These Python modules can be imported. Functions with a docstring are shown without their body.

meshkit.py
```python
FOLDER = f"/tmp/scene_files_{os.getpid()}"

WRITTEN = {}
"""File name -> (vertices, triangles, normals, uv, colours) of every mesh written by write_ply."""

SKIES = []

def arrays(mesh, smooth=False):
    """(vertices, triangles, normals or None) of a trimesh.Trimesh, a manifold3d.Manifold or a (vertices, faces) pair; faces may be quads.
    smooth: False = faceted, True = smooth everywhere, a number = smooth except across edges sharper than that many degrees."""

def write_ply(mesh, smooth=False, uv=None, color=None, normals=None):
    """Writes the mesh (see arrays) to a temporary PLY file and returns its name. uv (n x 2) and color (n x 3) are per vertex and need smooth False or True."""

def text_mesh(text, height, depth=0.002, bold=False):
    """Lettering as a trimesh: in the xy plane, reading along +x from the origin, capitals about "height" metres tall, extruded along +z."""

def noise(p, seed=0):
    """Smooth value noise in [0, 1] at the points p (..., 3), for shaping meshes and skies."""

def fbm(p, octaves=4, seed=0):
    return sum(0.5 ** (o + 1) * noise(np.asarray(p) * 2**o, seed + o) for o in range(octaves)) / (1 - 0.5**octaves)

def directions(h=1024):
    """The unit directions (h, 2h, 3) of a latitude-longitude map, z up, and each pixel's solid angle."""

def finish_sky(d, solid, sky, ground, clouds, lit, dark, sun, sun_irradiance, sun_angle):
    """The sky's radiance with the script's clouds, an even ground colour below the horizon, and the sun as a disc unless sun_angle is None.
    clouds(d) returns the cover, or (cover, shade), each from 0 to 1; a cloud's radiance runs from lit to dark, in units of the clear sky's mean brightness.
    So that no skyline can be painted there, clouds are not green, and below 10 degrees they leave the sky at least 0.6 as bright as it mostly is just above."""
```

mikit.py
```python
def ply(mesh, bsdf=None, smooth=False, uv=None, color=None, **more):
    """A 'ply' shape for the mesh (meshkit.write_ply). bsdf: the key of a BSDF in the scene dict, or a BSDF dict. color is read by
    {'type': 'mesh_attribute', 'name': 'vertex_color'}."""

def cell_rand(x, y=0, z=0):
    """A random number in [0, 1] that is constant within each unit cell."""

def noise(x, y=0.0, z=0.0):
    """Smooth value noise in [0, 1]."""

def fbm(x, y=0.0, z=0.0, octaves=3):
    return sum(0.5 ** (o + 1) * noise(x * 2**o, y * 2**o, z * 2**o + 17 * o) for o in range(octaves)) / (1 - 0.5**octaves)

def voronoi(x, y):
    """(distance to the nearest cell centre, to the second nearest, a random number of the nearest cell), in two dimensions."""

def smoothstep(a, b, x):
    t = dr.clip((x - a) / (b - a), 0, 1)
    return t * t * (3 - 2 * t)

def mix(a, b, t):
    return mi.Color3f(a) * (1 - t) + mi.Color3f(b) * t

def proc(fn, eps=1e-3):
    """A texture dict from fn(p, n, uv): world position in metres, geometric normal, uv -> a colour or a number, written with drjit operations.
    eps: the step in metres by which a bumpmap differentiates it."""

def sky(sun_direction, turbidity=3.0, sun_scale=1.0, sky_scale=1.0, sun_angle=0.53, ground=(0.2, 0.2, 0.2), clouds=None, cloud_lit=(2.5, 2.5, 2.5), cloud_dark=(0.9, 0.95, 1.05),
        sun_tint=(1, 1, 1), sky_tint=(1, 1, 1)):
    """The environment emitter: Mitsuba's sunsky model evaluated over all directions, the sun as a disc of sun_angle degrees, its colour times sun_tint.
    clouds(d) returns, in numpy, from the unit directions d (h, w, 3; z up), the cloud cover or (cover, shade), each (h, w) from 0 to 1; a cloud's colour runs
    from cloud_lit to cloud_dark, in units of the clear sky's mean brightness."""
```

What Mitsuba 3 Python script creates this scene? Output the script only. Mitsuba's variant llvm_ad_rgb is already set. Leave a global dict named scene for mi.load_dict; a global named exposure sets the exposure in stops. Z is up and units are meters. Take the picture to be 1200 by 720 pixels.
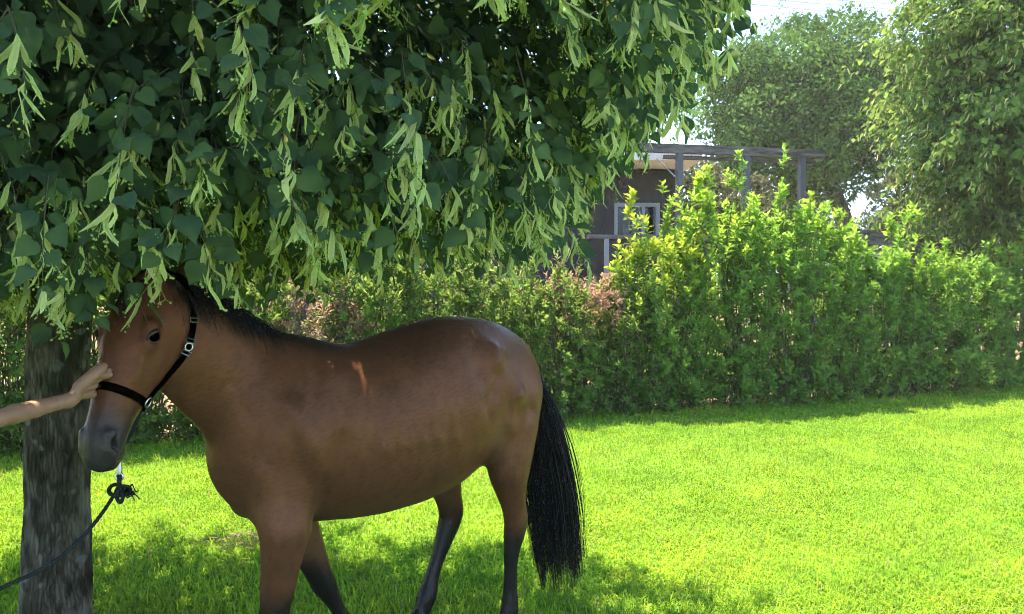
import math
import numpy as np, trimesh, drjit as dr, mitsuba as mi, mikit, meshkit
from scipy.ndimage import map_coordinates
from scipy.spatial.transform import Rotation

# ------------------------------------------------------------------ camera, sky, exposure
scene, labels = {}, {}
T = mi.ScalarTransform4f
CAM_H, F_PX, HORIZON = 1.6, 920.0, 330.0                   # eye height; focal length and horizon in pixels of a 1200 x 720 picture
PITCH = math.atan((360 - HORIZON) / F_PX)
scene['camera'] = {'type': 'perspective', 'fov': 2 * math.degrees(math.atan(600 / F_PX)), 'fov_axis': 'x', 'near_clip': 0.05, 'far_clip': 2000.0,
                   'to_world': T().look_at(origin=[0, 0, CAM_H], target=[0, math.cos(PITCH), CAM_H - math.sin(PITCH)], up=[0, 0, 1])}
SUN_EL, SUN_AZ = math.radians(69), math.radians(-20)        # azimuth from +y, negative is to the left
SUN = np.array([math.sin(SUN_AZ) * math.cos(SUN_EL), math.cos(SUN_AZ) * math.cos(SUN_EL), math.sin(SUN_EL)])


def clouds(d):
    n = meshkit.fbm(d * [3, 3, 7] + 5.0, 5)
    return np.clip((n - 0.46) * 2.2, 0, 1) * 0.35


scene['sky_light'] = mikit.sky(SUN.tolist(), turbidity=2.6, clouds=clouds, cloud_lit=(2.0, 2.05, 2.1), cloud_dark=(1.2, 1.25, 1.3), sun_tint=(1.0, 0.97, 0.9))
exposure = 4.05

# ------------------------------------------------------------------ helpers
RNG = np.random.default_rng(7)


def numbered(key):
    if key not in scene and key not in labels and not any(k.startswith(key + '__') for k in scene):
        return key
    i = 1
    while True:
        k = f'{key}_{i:03d}'
        if k not in scene and k not in labels and not any(q.startswith(k + '__') for q in scene):
            return k
        i += 1


def tag(key, label=None, category=None, group=None, kind=None):
    d = labels.setdefault(key, {})
    for k, v in (('label', label), ('category', category), ('group', group), ('kind', kind)):
        if v:
            d[k] = v
    return key


def put(key, mesh, bsdf, smooth=False, **kw):
    key = numbered(key)
    scene[key] = mikit.ply(mesh, bsdf, smooth, **kw)
    return key


def rgb(*c):
    return {'type': 'rgb', 'value': list(c)}


VCOL = {'type': 'mesh_attribute', 'name': 'vertex_color'}


def leafmat(rough=0.45, trans=0.9, spec=0.5):
    return {'type': 'principledthin', 'base_color': VCOL, 'roughness': rough, 'diff_trans': trans, 'eta': 1.4}


def look_px(x, y):
    """direction through a pixel of the 1200 x 720 picture (used only to lay the place out)"""
    c, s = math.cos(PITCH), math.sin(PITCH)
    u, v = (x - 600) / F_PX, (y - 360) / F_PX
    return np.array([u, c - v * s, -s - v * c])


def at(x, y, depth):
    r = look_px(x, y)
    return np.array([0, 0, CAM_H]) + r * depth / r[1]


def box(x0, x1, y0, y1, z0, z1):
    m = trimesh.creation.box(extents=[x1 - x0, y1 - y0, z1 - z0])
    m.apply_translation([(x0 + x1) / 2, (y0 + y1) / 2, (z0 + z1) / 2])
    return m


def cat(meshes):
    v, f, n = [], [], 0
    for m in meshes:
        a, b = (np.asarray(m.vertices), np.asarray(m.faces)) if hasattr(m, 'vertices') else (np.asarray(m[0]), np.asarray(m[1]))
        v.append(a)
        f.append(b + n)
        n += len(a)
    return np.vstack(v), np.vstack(f)


def unit(v):
    v = np.asarray(v, float)
    return v / np.maximum(np.linalg.norm(v, axis=-1, keepdims=True), 1e-12)


def tube(points, radii, sides=8, caps=True):
    p = np.asarray(points, float)
    r = np.broadcast_to(np.asarray(radii, float), (len(p),))
    t = unit(np.gradient(p, axis=0))
    a = np.cross(t[0], [0, 0, 1.0] if abs(t[0][2]) < 0.9 else [1.0, 0, 0])
    A = []
    for k in range(len(p)):
        a = unit(a - t[k] * (a @ t[k]))
        A.append(a)
    A = np.array(A)
    B = np.cross(t, A)
    ang = np.arange(sides) * 2 * np.pi / sides
    v = (p[:, None] + r[:, None, None] * (np.cos(ang)[None, :, None] * A[:, None] + np.sin(ang)[None, :, None] * B[:, None])).reshape(-1, 3)
    i, j = np.meshgrid(np.arange(len(p) - 1), np.arange(sides), indexing='ij')
    q = np.stack([i * sides + j, i * sides + (j + 1) % sides, (i + 1) * sides + (j + 1) % sides, (i + 1) * sides + j], -1).reshape(-1, 4)
    f = np.vstack([q[:, [0, 1, 2]], q[:, [0, 2, 3]]])
    if caps:
        n = len(v)
        v = np.vstack([v, p[:1], p[-1:]])
        k = np.arange(sides)
        f = np.vstack([f, np.stack([(k + 1) % sides, k, k * 0 + n], 1), np.stack([k, (k + 1) % sides, k * 0 + n + 1 - 0], 1) + np.array([[(len(p) - 1) * sides, (len(p) - 1) * sides, 0]])])
    return v, f


def spline(points, n):
    from scipy.interpolate import CubicSpline
    p = np.asarray(points, float)
    t = np.r_[0, np.cumsum(np.linalg.norm(np.diff(p, axis=0), axis=1))]
    return CubicSpline(t, p)(np.linspace(0, t[-1], n))


def jitter_color(base, n, amount=0.15, rng=RNG):
    c = np.asarray(base, float)
    return np.clip(c[None] * (1 + rng.normal(0, amount, (n, 1))) * (1 + rng.normal(0, amount * 0.4, (n, 3))), 0.002, 0.95)


# ------------------------------------------------------------------ implicit bodies
def Akima(t, y, q):
    from scipy.interpolate import Akima1DInterpolator
    return Akima1DInterpolator(t, y, axis=0)(q)


class Field:
    """Signed-distance grid in which limbs (chains of elliptical sections) are joined smoothly."""

    def __init__(self, lo, hi, h):
        self.lo, self.h = np.asarray(lo, float), h
        self.n = np.ceil((np.asarray(hi) - self.lo) / h).astype(int) + 1
        self.V = np.full(self.n, 0.5, np.float32)

    def _block(self, lo, hi):
        a = np.clip(np.floor((lo - self.lo) / self.h).astype(int), 0, self.n - 1)
        b = np.clip(np.ceil((hi - self.lo) / self.h).astype(int) + 1, 1, self.n)
        sl = tuple(slice(x, y) for x, y in zip(a, b))
        ax = [self.lo[k] + self.h * np.arange(a[k], b[k]) for k in range(3)]
        return sl, np.stack(np.meshgrid(*ax, indexing='ij'), -1)

    def chain(self, nodes, k=0.03, carve=False):
        """nodes: rows (centre xyz, half vector u xyz, half width w, [lateral xyz]); successive rows span an elliptical frustum."""
        best, margin = None, max(0.12, 3 * k)
        C = np.array([n[0] for n in nodes], float)
        U = np.array([n[1] for n in nodes], float)
        W = np.array([n[2] for n in nodes], float)
        if len(C) > 3:                                      # a smooth run through the given sections
            t = np.r_[0, np.cumsum(np.linalg.norm(np.diff(C, axis=0), axis=1) ** .7 + 1e-4)]
            q = np.unique(np.r_[t, np.linspace(0, t[-1], 3 * len(C))])
            C, U, W = Akima(t, C, q), Akima(t, U, q), Akima(t, W, q)
        R = np.maximum(np.linalg.norm(U, axis=1), W)
        sl, P = self._block((C - R[:, None]).min(0) - margin, (C + R[:, None]).max(0) + margin)
        best = np.full(P.shape[:3], 0.5)
        for i in range(len(C) - 1):
            h0, h1 = np.linalg.norm(U[i]), np.linalg.norm(U[i + 1])
            u = unit(U[i] / h0 + U[i + 1] / h1)
            ax = C[i + 1] - C[i]
            l = unit(np.cross(ax, u))
            n = np.cross(u, l)
            if n @ ax < 0:
                n = -n
            rel = P - C[i]
            t = np.clip(rel @ n / (n @ ax), 0, 1)
            q = rel - t[..., None] * ax
            h, w = h0 + (h1 - h0) * t, W[i] + (W[i + 1] - W[i]) * t
            m = np.minimum(h, w)
            qu, ql, qa = q @ u, q @ l, q @ n
            qa = np.where((t > 0) & (t < 1), 0, qa)
            f = np.sqrt((qu / h) ** 2 + (ql / w) ** 2 + (qa / m) ** 2)
            g = np.sqrt((qu / h**2) ** 2 + (ql / w**2) ** 2 + (qa / m**2) ** 2)
            d = np.where(f > 1e-4, f * (f - 1) / np.maximum(g, 1e-6), -m)
            kk = 0.01
            hh = np.clip(0.5 + 0.5 * (best - d) / kk, 0, 1)
            best = best * (1 - hh) + d * hh - kk * hh * (1 - hh)
        cur = self.V[sl]
        if carve:
            b, d = cur, -best
            hh = np.clip(0.5 - 0.5 * (b - d) / k, 0, 1)
            self.V[sl] = b * (1 - hh) + d * hh + k * hh * (1 - hh)
        else:
            hh = np.clip(0.5 + 0.5 * (cur - best) / k, 0, 1)
            self.V[sl] = cur * (1 - hh) + best * hh - k * hh * (1 - hh)

    def value(self, p):
        return map_coordinates(self.V, ((np.asarray(p) - self.lo) / self.h).T, order=1, mode='nearest')

    def normal(self, p):
        p, e = np.asarray(p, float), self.h
        return unit(np.stack([self.value(p + e * d) - self.value(p - e * d) for d in np.eye(3)], -1))

    def march(self, origin, direction, offset=0.0, far=0.6):
        """from points inside, along directions, to the surface at that offset"""
        o, d = np.atleast_2d(origin).astype(float), np.atleast_2d(unit(direction))
        o = np.broadcast_to(o, d.shape)
        ts = np.arange(0, far, 0.003)
        v = np.stack([self.value(o + d * t) for t in ts], 1) - offset
        i = np.argmax(v > 0, 1)
        i = np.maximum(i, 1)
        r = np.arange(len(d))
        a, b = v[r, i - 1], v[r, i]
        t = ts[i - 1] + 0.003 * np.clip(a / np.where(a - b == 0, 1, a - b), 0, 1)
        return o + d * t[:, None]

    def snap(self, p, offset=0.0, steps=8):
        p = np.array(p, float)
        for _ in range(steps):
            p = p - self.normal(p) * (self.value(p) - offset)[:, None] * 0.8
        return p

    def soften(self, sigma):
        from scipy.ndimage import gaussian_filter
        self.V = gaussian_filter(self.V, sigma, mode='nearest')

    def mesh(self, smooth=6):
        V, n = self.V, self.n
        ins = V < 0
        corner = [(0, 0, 0), (1, 0, 0), (1, 1, 0), (0, 1, 0), (0, 0, 1), (1, 0, 1), (1, 1, 1), (0, 1, 1)]
        s = sum(ins[a:n[0] - 1 + a, b:n[1] - 1 + b, c:n[2] - 1 + c].astype(np.int8) for a, b, c in corner)
        I = np.argwhere((s > 0) & (s < 8))
        ids = np.stack([np.ravel_multi_index((I + c).T, n) for c in corner], 1)
        tets = np.array([(0, 5, 1, 6), (0, 1, 2, 6), (0, 2, 3, 6), (0, 3, 7, 6), (0, 7, 4, 6), (0, 4, 5, 6)])
        tt = ids[:, tets].reshape(-1, 4)
        flat = V.ravel()
        code = (flat[tt] < 0) @ np.array([1, 2, 4, 8])
        tris = []
        for cde in range(1, 15):
            sel = tt[code == cde]
            if not len(sel):
                continue
            i = [k for k in range(4) if cde >> k & 1]
            o = [k for k in range(4) if not cde >> k & 1]
            E = lambda x, y: np.stack([sel[:, x], sel[:, y]], 1)
            if len(i) == 1:
                tr = [(E(i[0], o[0]), E(i[0], o[1]), E(i[0], o[2]))]
            elif len(i) == 3:
                tr = [(E(i[0], o[0]), E(i[1], o[0]), E(i[2], o[0]))]
            else:
                a, b, c, d = E(i[0], o[0]), E(i[0], o[1]), E(i[1], o[1]), E(i[1], o[0])
                tr = [(a, b, c), (a, c, d)]
            tris += [np.stack(x, 1) for x in tr]
        tris = np.vstack(tris)
        e = np.sort(tris.reshape(-1, 2), 1)
        u, inv = np.unique(e[:, 0].astype(np.int64) * flat.size + e[:, 1], return_inverse=True)
        a, b = u // flat.size, u % flat.size
        va, vb = flat[a], flat[b]
        t = np.clip(va / (va - vb), 0.02, 0.98)[:, None]
        pa, pb = (np.stack(np.unravel_index(x, n), 1) for x in (a, b))
        v = self.lo + self.h * (pa + (pb - pa) * t)
        f = inv.reshape(-1, 3)
        f = f[(f[:, 0] != f[:, 1]) & (f[:, 1] != f[:, 2]) & (f[:, 0] != f[:, 2])]
        c = v[f].mean(1)
        nrm = np.cross(v[f[:, 1]] - v[f[:, 0]], v[f[:, 2]] - v[f[:, 0]])
        flip = (nrm * self.normal(c)).sum(1) < 0
        f[flip] = f[flip][:, ::-1]
        m = trimesh.Trimesh(v, f, process=False)
        if smooth:
            from scipy.sparse import coo_matrix, diags
            ed = np.vstack([f[:, [0, 1]], f[:, [1, 2]], f[:, [2, 0]]])
            A = coo_matrix((np.ones(2 * len(ed)), (np.r_[ed[:, 0], ed[:, 1]], np.r_[ed[:, 1], ed[:, 0]])), shape=(len(v), len(v))).tocsr()
            A.data[:] = 1
            A = diags(1 / np.maximum(np.asarray(A.sum(1)).ravel(), 1)) @ A
            for k in range(smooth):
                v = v + 0.5 * (A @ v - v)
                v = v - 0.51 * (A @ v - v)
            m = trimesh.Trimesh(v, f, process=False)
        return m
# ------------------------------------------------------------------ ground and lawn
def hedge_y(x):
    return 7.2 + 0.352 * (x + 4.7)


def earth(p, n, uv):
    a = mikit.fbm(p.x * .5, p.y * .5, 0, 3)
    b = mikit.fbm(p.x * 9, p.y * 9, 3, 3)
    return mikit.mix([.15, .115, .075], [.26, .205, .14], mikit.smoothstep(.3, .7, a)) * (0.55 + .8 * b)


def turf(p, n, uv):
    a = mikit.fbm(p.x * 1.1, p.y * 1.1, 1, 3)
    b = mikit.fbm(p.x * 28, p.y * 28, 5, 3)
    return mikit.mix([.06, .135, .02], [.10, .19, .03], mikit.smoothstep(.3, .7, a)) * (0.45 + 1.0 * b)


scene['earth'] = {'type': 'diffuse', 'reflectance': mikit.proc(earth)}
scene['turf'] = {'type': 'diffuse', 'reflectance': mikit.proc(turf)}
gx = np.array([[-115, -18, -.03], [115, -18, -.03], [115, 148, -.03], [-115, 148, -.03]], float)
tag(put('ground', (gx, [[0, 1, 2, 3]]), 'earth'), 'dry earth beyond the hedge', kind='structure')
xs = np.linspace(-16, 16, 90)
ys = np.linspace(-8, 0, 70)
GX, GT = np.meshgrid(xs, np.linspace(0, 1, 70), indexing='ij')
GY = -8 + GT * (hedge_y(GX) + 0.15 + .12 * np.sin(GX * 2.1) + 8)
lv = np.stack([GX, GY, 0 * GX], -1).reshape(-1, 3)


def lawn_z(x, y):
    p = np.stack([x, y, 0 * x], -1)
    return 0.05 * (meshkit.fbm(p * .55, 3, 4) - .5) * np.clip((np.hypot(x + .5, y - 3.2) - 1.3) / 1.5, 0, 1)


lv[:, 2] = lawn_z(lv[:, 0], lv[:, 1])
li = np.arange(90 * 70).reshape(90, 70)
tag(put('lawn', (lv, np.stack([li[:-1, :-1], li[1:, :-1], li[1:, 1:], li[:-1, 1:]], -1).reshape(-1, 4)), 'turf', True), 'bright green mown lawn in front of the hedge', kind='structure')

gr = np.random.default_rng(3)


def grass_points(y0, y1, peak):
    """points thinning out with distance"""
    w = 0.70 * y1 + 1.9
    n = int(peak * 2 * w * (y1 - y0))
    x, y = gr.uniform(-w, w, n), gr.uniform(y0, y1, n)
    keep = gr.random(n) < np.clip((3.6 / np.maximum(y, 2.4)) ** 1.05, 0, 1) * np.where(y < 3.0, .35, 1)
    return np.stack([x, y], 1)[keep & (np.abs(x) < .70 * y + 1.7) & (y < hedge_y(x) + .2 + .12 * np.sin(x * 2.1))]


def blades(P, length, width, segs, rng):
    n = len(P)
    base = np.stack([P[:, 0], P[:, 1], lawn_z(P[:, 0], P[:, 1]) - .003], 1)
    az = rng.uniform(0, 2 * np.pi, n)
    lean = rng.uniform(.4, 1.8, n)
    L = length * np.exp(rng.normal(0, .33, n))
    d = np.stack([np.cos(az), np.sin(az), 0 * az], 1)
    s = np.stack([-np.sin(az), np.cos(az), 0 * az], 1)
    tw = rng.normal(0, .5, n)
    s = unit(s + d * tw[:, None])
    w = width * rng.uniform(.6, 1.35, n)
    rows, up = [base], np.array([0, 0, 1.0])
    ang, p = lean * .35, base
    for k in range(segs):
        p = p + (d * np.sin(ang)[:, None] + up * np.cos(ang)[:, None]) * (L / segs)[:, None]
        ang = ang + lean * 1.15 / segs * 1.4
        rows.append(p)
    V = []
    for k in range(segs):
        ww = (w * (1 - .25 * k / segs) / 2)[:, None]
        V += [rows[k] - s * ww, rows[k] + s * ww]
    V.append(rows[-1])
    V = np.stack(V, 1)
    m = V.shape[1]
    f = []
    for k in range(segs - 1):
        f += [[2 * k, 2 * k + 1, 2 * k + 3], [2 * k, 2 * k + 3, 2 * k + 2]]
    f.append([2 * segs - 2, 2 * segs - 1, 2 * segs])
    F = (np.arange(n) * m)[:, None, None] + np.array(f)[None]
    q = np.stack([P[:, 0], P[:, 1], 0 * P[:, 0]], 1)
    patch = .6 * meshkit.fbm(q * .9, 4, 8) + .4 * meshkit.fbm(q * 2.6, 3, 18)
    fine = meshkit.fbm(q * 5.0, 3, 2)
    t = np.clip((patch - .35) * 2.5 + rng.normal(0, .25, n), 0, 1)[:, None]
    c = np.array([.22, .40, .034]) * (1 - t) + np.array([.36, .51, .046]) * t
    c = c * (0.70 + .60 * fine[:, None]) * np.exp(rng.normal(0, .16, (n, 1)))
    dry = rng.random(n) < .022 + .06 * np.clip((meshkit.fbm(q * 2.3, 3, 31) - .60) * 6, 0, 1)
    c[dry] = np.array([.36, .29, .15]) * rng.uniform(.6, 1.2, (dry.sum(), 1))
    tip = np.linspace(.94, 1.0, m)[None, :, None]
    return V.reshape(-1, 3), F.reshape(-1, 3), np.repeat(c, m, 0).reshape(n, m, 3).__mul__(tip).reshape(-1, 3)


scene['grass_blade'] = leafmat(.40, 0.95)
GP = grass_points(2.0, 12.6, 7800)
two = gr.random(len(GP)) < np.clip((7.0 - GP[:, 1]) / 2.0, 0, 1)
parts = [blades(GP[m], .047 - .015 * np.clip((GP[m][:, 1] - 4) / 4, 0, 1), .0052 * np.maximum(1, GP[m][:, 1] / 4.6) ** .9, k, gr) for m, k in ((two, 2), (~two, 1))]
# longer tufts along the hedge foot
tx = gr.uniform(-7, 9, 9000)
tp = np.stack([tx, hedge_y(tx) + .05 + gr.normal(0, .13, 9000) + .12 * np.sin(tx * 2.1)], 1)
parts.append(blades(tp, .10, .0075, 2, gr))
v, f = cat([(p[0], p[1]) for p in parts])
tag(put('grass', (v, f), 'grass_blade', False, color=np.vstack([p[2] for p in parts])), 'short green grass blades covering the lawn', 'grass', kind='stuff')
# a few dry clippings lying on the lawn
for cx, cy, n, r, what in ((at(290, 640, 4.75)[0], 4.72, 90, .13, 'pale dry grass clippings on the lawn behind the front leg'), (at(600, 478, 1)[0] * 6.2, 6.25, 50, .12, 'small dry twig litter on the sunny lawn between the hind legs')):
    P = np.stack([gr.normal(cx, r, n), gr.normal(cy, r * .7, n), gr.uniform(.02, .055, n)], 1)
    az = gr.uniform(0, 6.28, n)
    ms = [tube(np.array([p, p + np.array([math.cos(a), math.sin(a), gr.normal(0, .15)]) * l * .5, p + np.array([math.cos(a + .2), math.sin(a + .2), gr.normal(0, .2)]) * l]), .0022, 3) for p, a, l in zip(P, az, gr.uniform(.04, .11, n))]
    v, f = cat(ms)
    tag(put('dry_litter', (v, f), 'grass_blade', False, color=jitter_color([.42, .34, .24], len(v), .12, gr)), what, 'dry litter', kind='stuff')
# ------------------------------------------------------------------ the horse
HO = np.array([0.11, 3.70, 0.0])                            # under its buttock
HYAW = math.radians(42)
HF = np.array([-math.cos(HYAW), -math.sin(HYAW), 0])
HL = np.array([-HF[1], HF[0], 0])
HM = np.eye(4)
HM[:3, 0], HM[:3, 1], HM[:3, 2], HM[:3, 3] = HF, HL, [0, 0, 1], HO


def hworld(p):
    return np.asarray(p) @ HM[:3, :3].T + HM[:3, 3]


HEAD_YAW = math.radians(35)
HS = 0.98
FH = np.array([math.cos(HEAD_YAW), math.sin(HEAD_YAW), 0])
LH = np.array([-math.sin(HEAD_YAW), math.cos(HEAD_YAW), 0])
HA = 0.45 * FH + np.array([0, 0, -0.893])
HA = HA / np.linalg.norm(HA)
HB = np.cross(HA, LH)
HB = HB if HB @ FH > 0 else -HB
POLL = np.array([1.745, 0.03, 1.592])


def hd(a, b, l=0.0):
    return POLL + HS * (np.multiply.outer(a, HA) + np.multiply.outer(b, HB) + np.multiply.outer(l, LH))


HX = Field([-0.15, -0.42, -0.02], [2.12, 0.46, 1.80], 0.0115)


def vsec(s, top, bot, w, y=0.0):
    return ((s, y, (top + bot) / 2), (0, 0, (top - bot) / 2), w)


def tb(top, bot, w, y=0.0):
    top, bot = np.array([top[0], y, top[1]]), np.array([bot[0], y, bot[1]])
    return (tuple((top + bot) / 2), tuple((top - bot) / 2), w)


def leg(*rows):
    """rows: s, y, z, half depth fore-aft, half width"""
    out = []
    for i, (s, y, z, h, w) in enumerate(rows):
        a, b = rows[max(i - 1, 0)], rows[min(i + 1, len(rows) - 1)]
        ax = unit(np.array([b[0] - a[0], b[1] - a[1], b[2] - a[2]]))
        u = np.array([1.0, 0, 0])
        u = unit(u - ax * (u @ ax))
        out.append(((s, y, z), tuple(u * h * 1.07), w * 1.07))
    return out


HX.chain([vsec(.085, 1.235, .96, .065), vsec(.14, 1.315, .92, .125), vsec(.24, 1.387, .89, .185), vsec(.36, 1.432, .875, .225), vsec(.50, 1.447, .775, .262), vsec(.62, 1.438, .715, .285),
          vsec(.75, 1.405, .692, .293), vsec(.88, 1.372, .686, .298), vsec(1.01, 1.352, .692, .285), vsec(1.14, 1.374, .706, .25), vsec(1.26, 1.40, .725, .215), vsec(1.36, 1.34, .755, .165), vsec(1.43, 1.15, .83, .115)], k=0.01)
HX.chain([tb((1.17, 1.38), (1.38, .85), .145), tb((1.30, 1.41), (1.45, .965), .125), tb((1.405, 1.472), (1.535, 1.07), .105, .0), tb((1.49, 1.53), (1.612, 1.15), .09, .008),
          tb((1.56, 1.568), (1.675, 1.22), .078, .016), tb((1.635, 1.59), (1.71, 1.31), .07, .024), tb((1.70, 1.60), (1.735, 1.42), .062, .03)], k=0.045)
for sd in (1, -1):                                          # shoulder, upper arm, breast, hip and thigh muscles
    HX.chain([((1.17, sd * .135, 1.24), (.085, 0, .02), .055), ((1.26, sd * .150, 1.05), (.11, 0, .03), .07), ((1.335, sd * .125, .90), (.085, 0, .05), .07)], k=0.05)
    HX.chain([((1.395, sd * .085, .93), (.05, 0, .05), .07), ((1.37, sd * .09, .80), (.06, 0, .02), .07)], k=0.05)
    HX.chain([((.45, sd * .185, 1.28), (.07, 0, .03), .05), ((.34, sd * .155, 1.16), (.13, 0, .02), .075)], k=0.06)
HX.chain([((1.30, .115, .90), (.12, 0, .02), .085), ((1.335, .14, .80), (.10, 0, 0), .078)] + leg((1.345, .16, .74, .082, .07), (1.357, .16, .66, .066, .06), (1.37, .157, .56, .056, .05), (1.383, .155, .475, .046, .044), (1.388, .155, .43, .047, .046),
                                                                                            (1.385, .152, .37, .034, .034), (1.385, .15, .28, .029, .026), (1.385, .15, .185, .033, .030), (1.385, .15, .155, .037, .035), (1.41, .15, .095, .031, .031), (1.428, .15, .06, .042, .042), (1.435, .15, .012, .055, .052)), k=0.035)
HX.chain([((1.30, -.13, .86), (.10, 0, .02), .085), ((1.20, -.155, .76), (.095, 0, 0), .072)] + leg((1.17, -.16, .71, .080, .066), (1.125, -.16, .62, .068, .06), (1.082, -.157, .51, .056, .05), (1.05, -.155, .43, .047, .045), (1.03, -.155, .385, .046, .045),
                                                                                             (1.005, -.152, .335, .035, .034), (.955, -.15, .235, .029, .027), (.915, -.15, .155, .035, .033), (.905, -.15, .13, .036, .034), (.925, -.15, .075, .030, .030), (.94, -.15, .05, .042, .042), (.945, -.15, .005, .054, .052)), k=0.035)
HX.chain([((.265, .10, 1.12), (.18, 0, .02), .115), ((.28, .125, .98), (.145, 0, .03), .105), ((.295, .145, .86), (.108, 0, .03), .092)] + leg((.305, .155, .78, .085, .078), (.29, .152, .69, .062, .060), (.268, .15, .60, .051, .044), (.258, .15, .555, .053, .042), (.268, .15, .50, .046, .040),
                                                                                          (.286, .15, .42, .034, .032), (.292, .15, .30, .030, .027), (.295, .15, .20, .034, .032), (.298, .15, .16, .039, .036), (.328, .15, .10, .032, .031), (.345, .15, .065, .042, .042), (.355, .15, .012, .055, .052)), k=0.045)
HX.chain([((.32, -.11, 1.10), (.18, 0, .02), .115), ((.385, -.15, .95), (.155, 0, .03), .115), ((.425, -.155, .83), (.105, 0, .03), .095)] + leg((.430, -.152, .745, .078, .07), (.413, -.15, .66, .064, .058), (.392, -.15, .585, .055, .045), (.385, -.15, .55, .056, .044), (.402, -.15, .49, .048, .041),
                                                                                             (.438, -.15, .41, .036, .034), (.482, -.15, .31, .031, .028), (.512, -.15, .225, .036, .034), (.524, -.15, .195, .041, .038), (.560, -.15, .125, .034, .033), (.582, -.15, .085, .045, .043), (.60, -.15, .03, .057, .053)), k=0.04)
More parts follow.
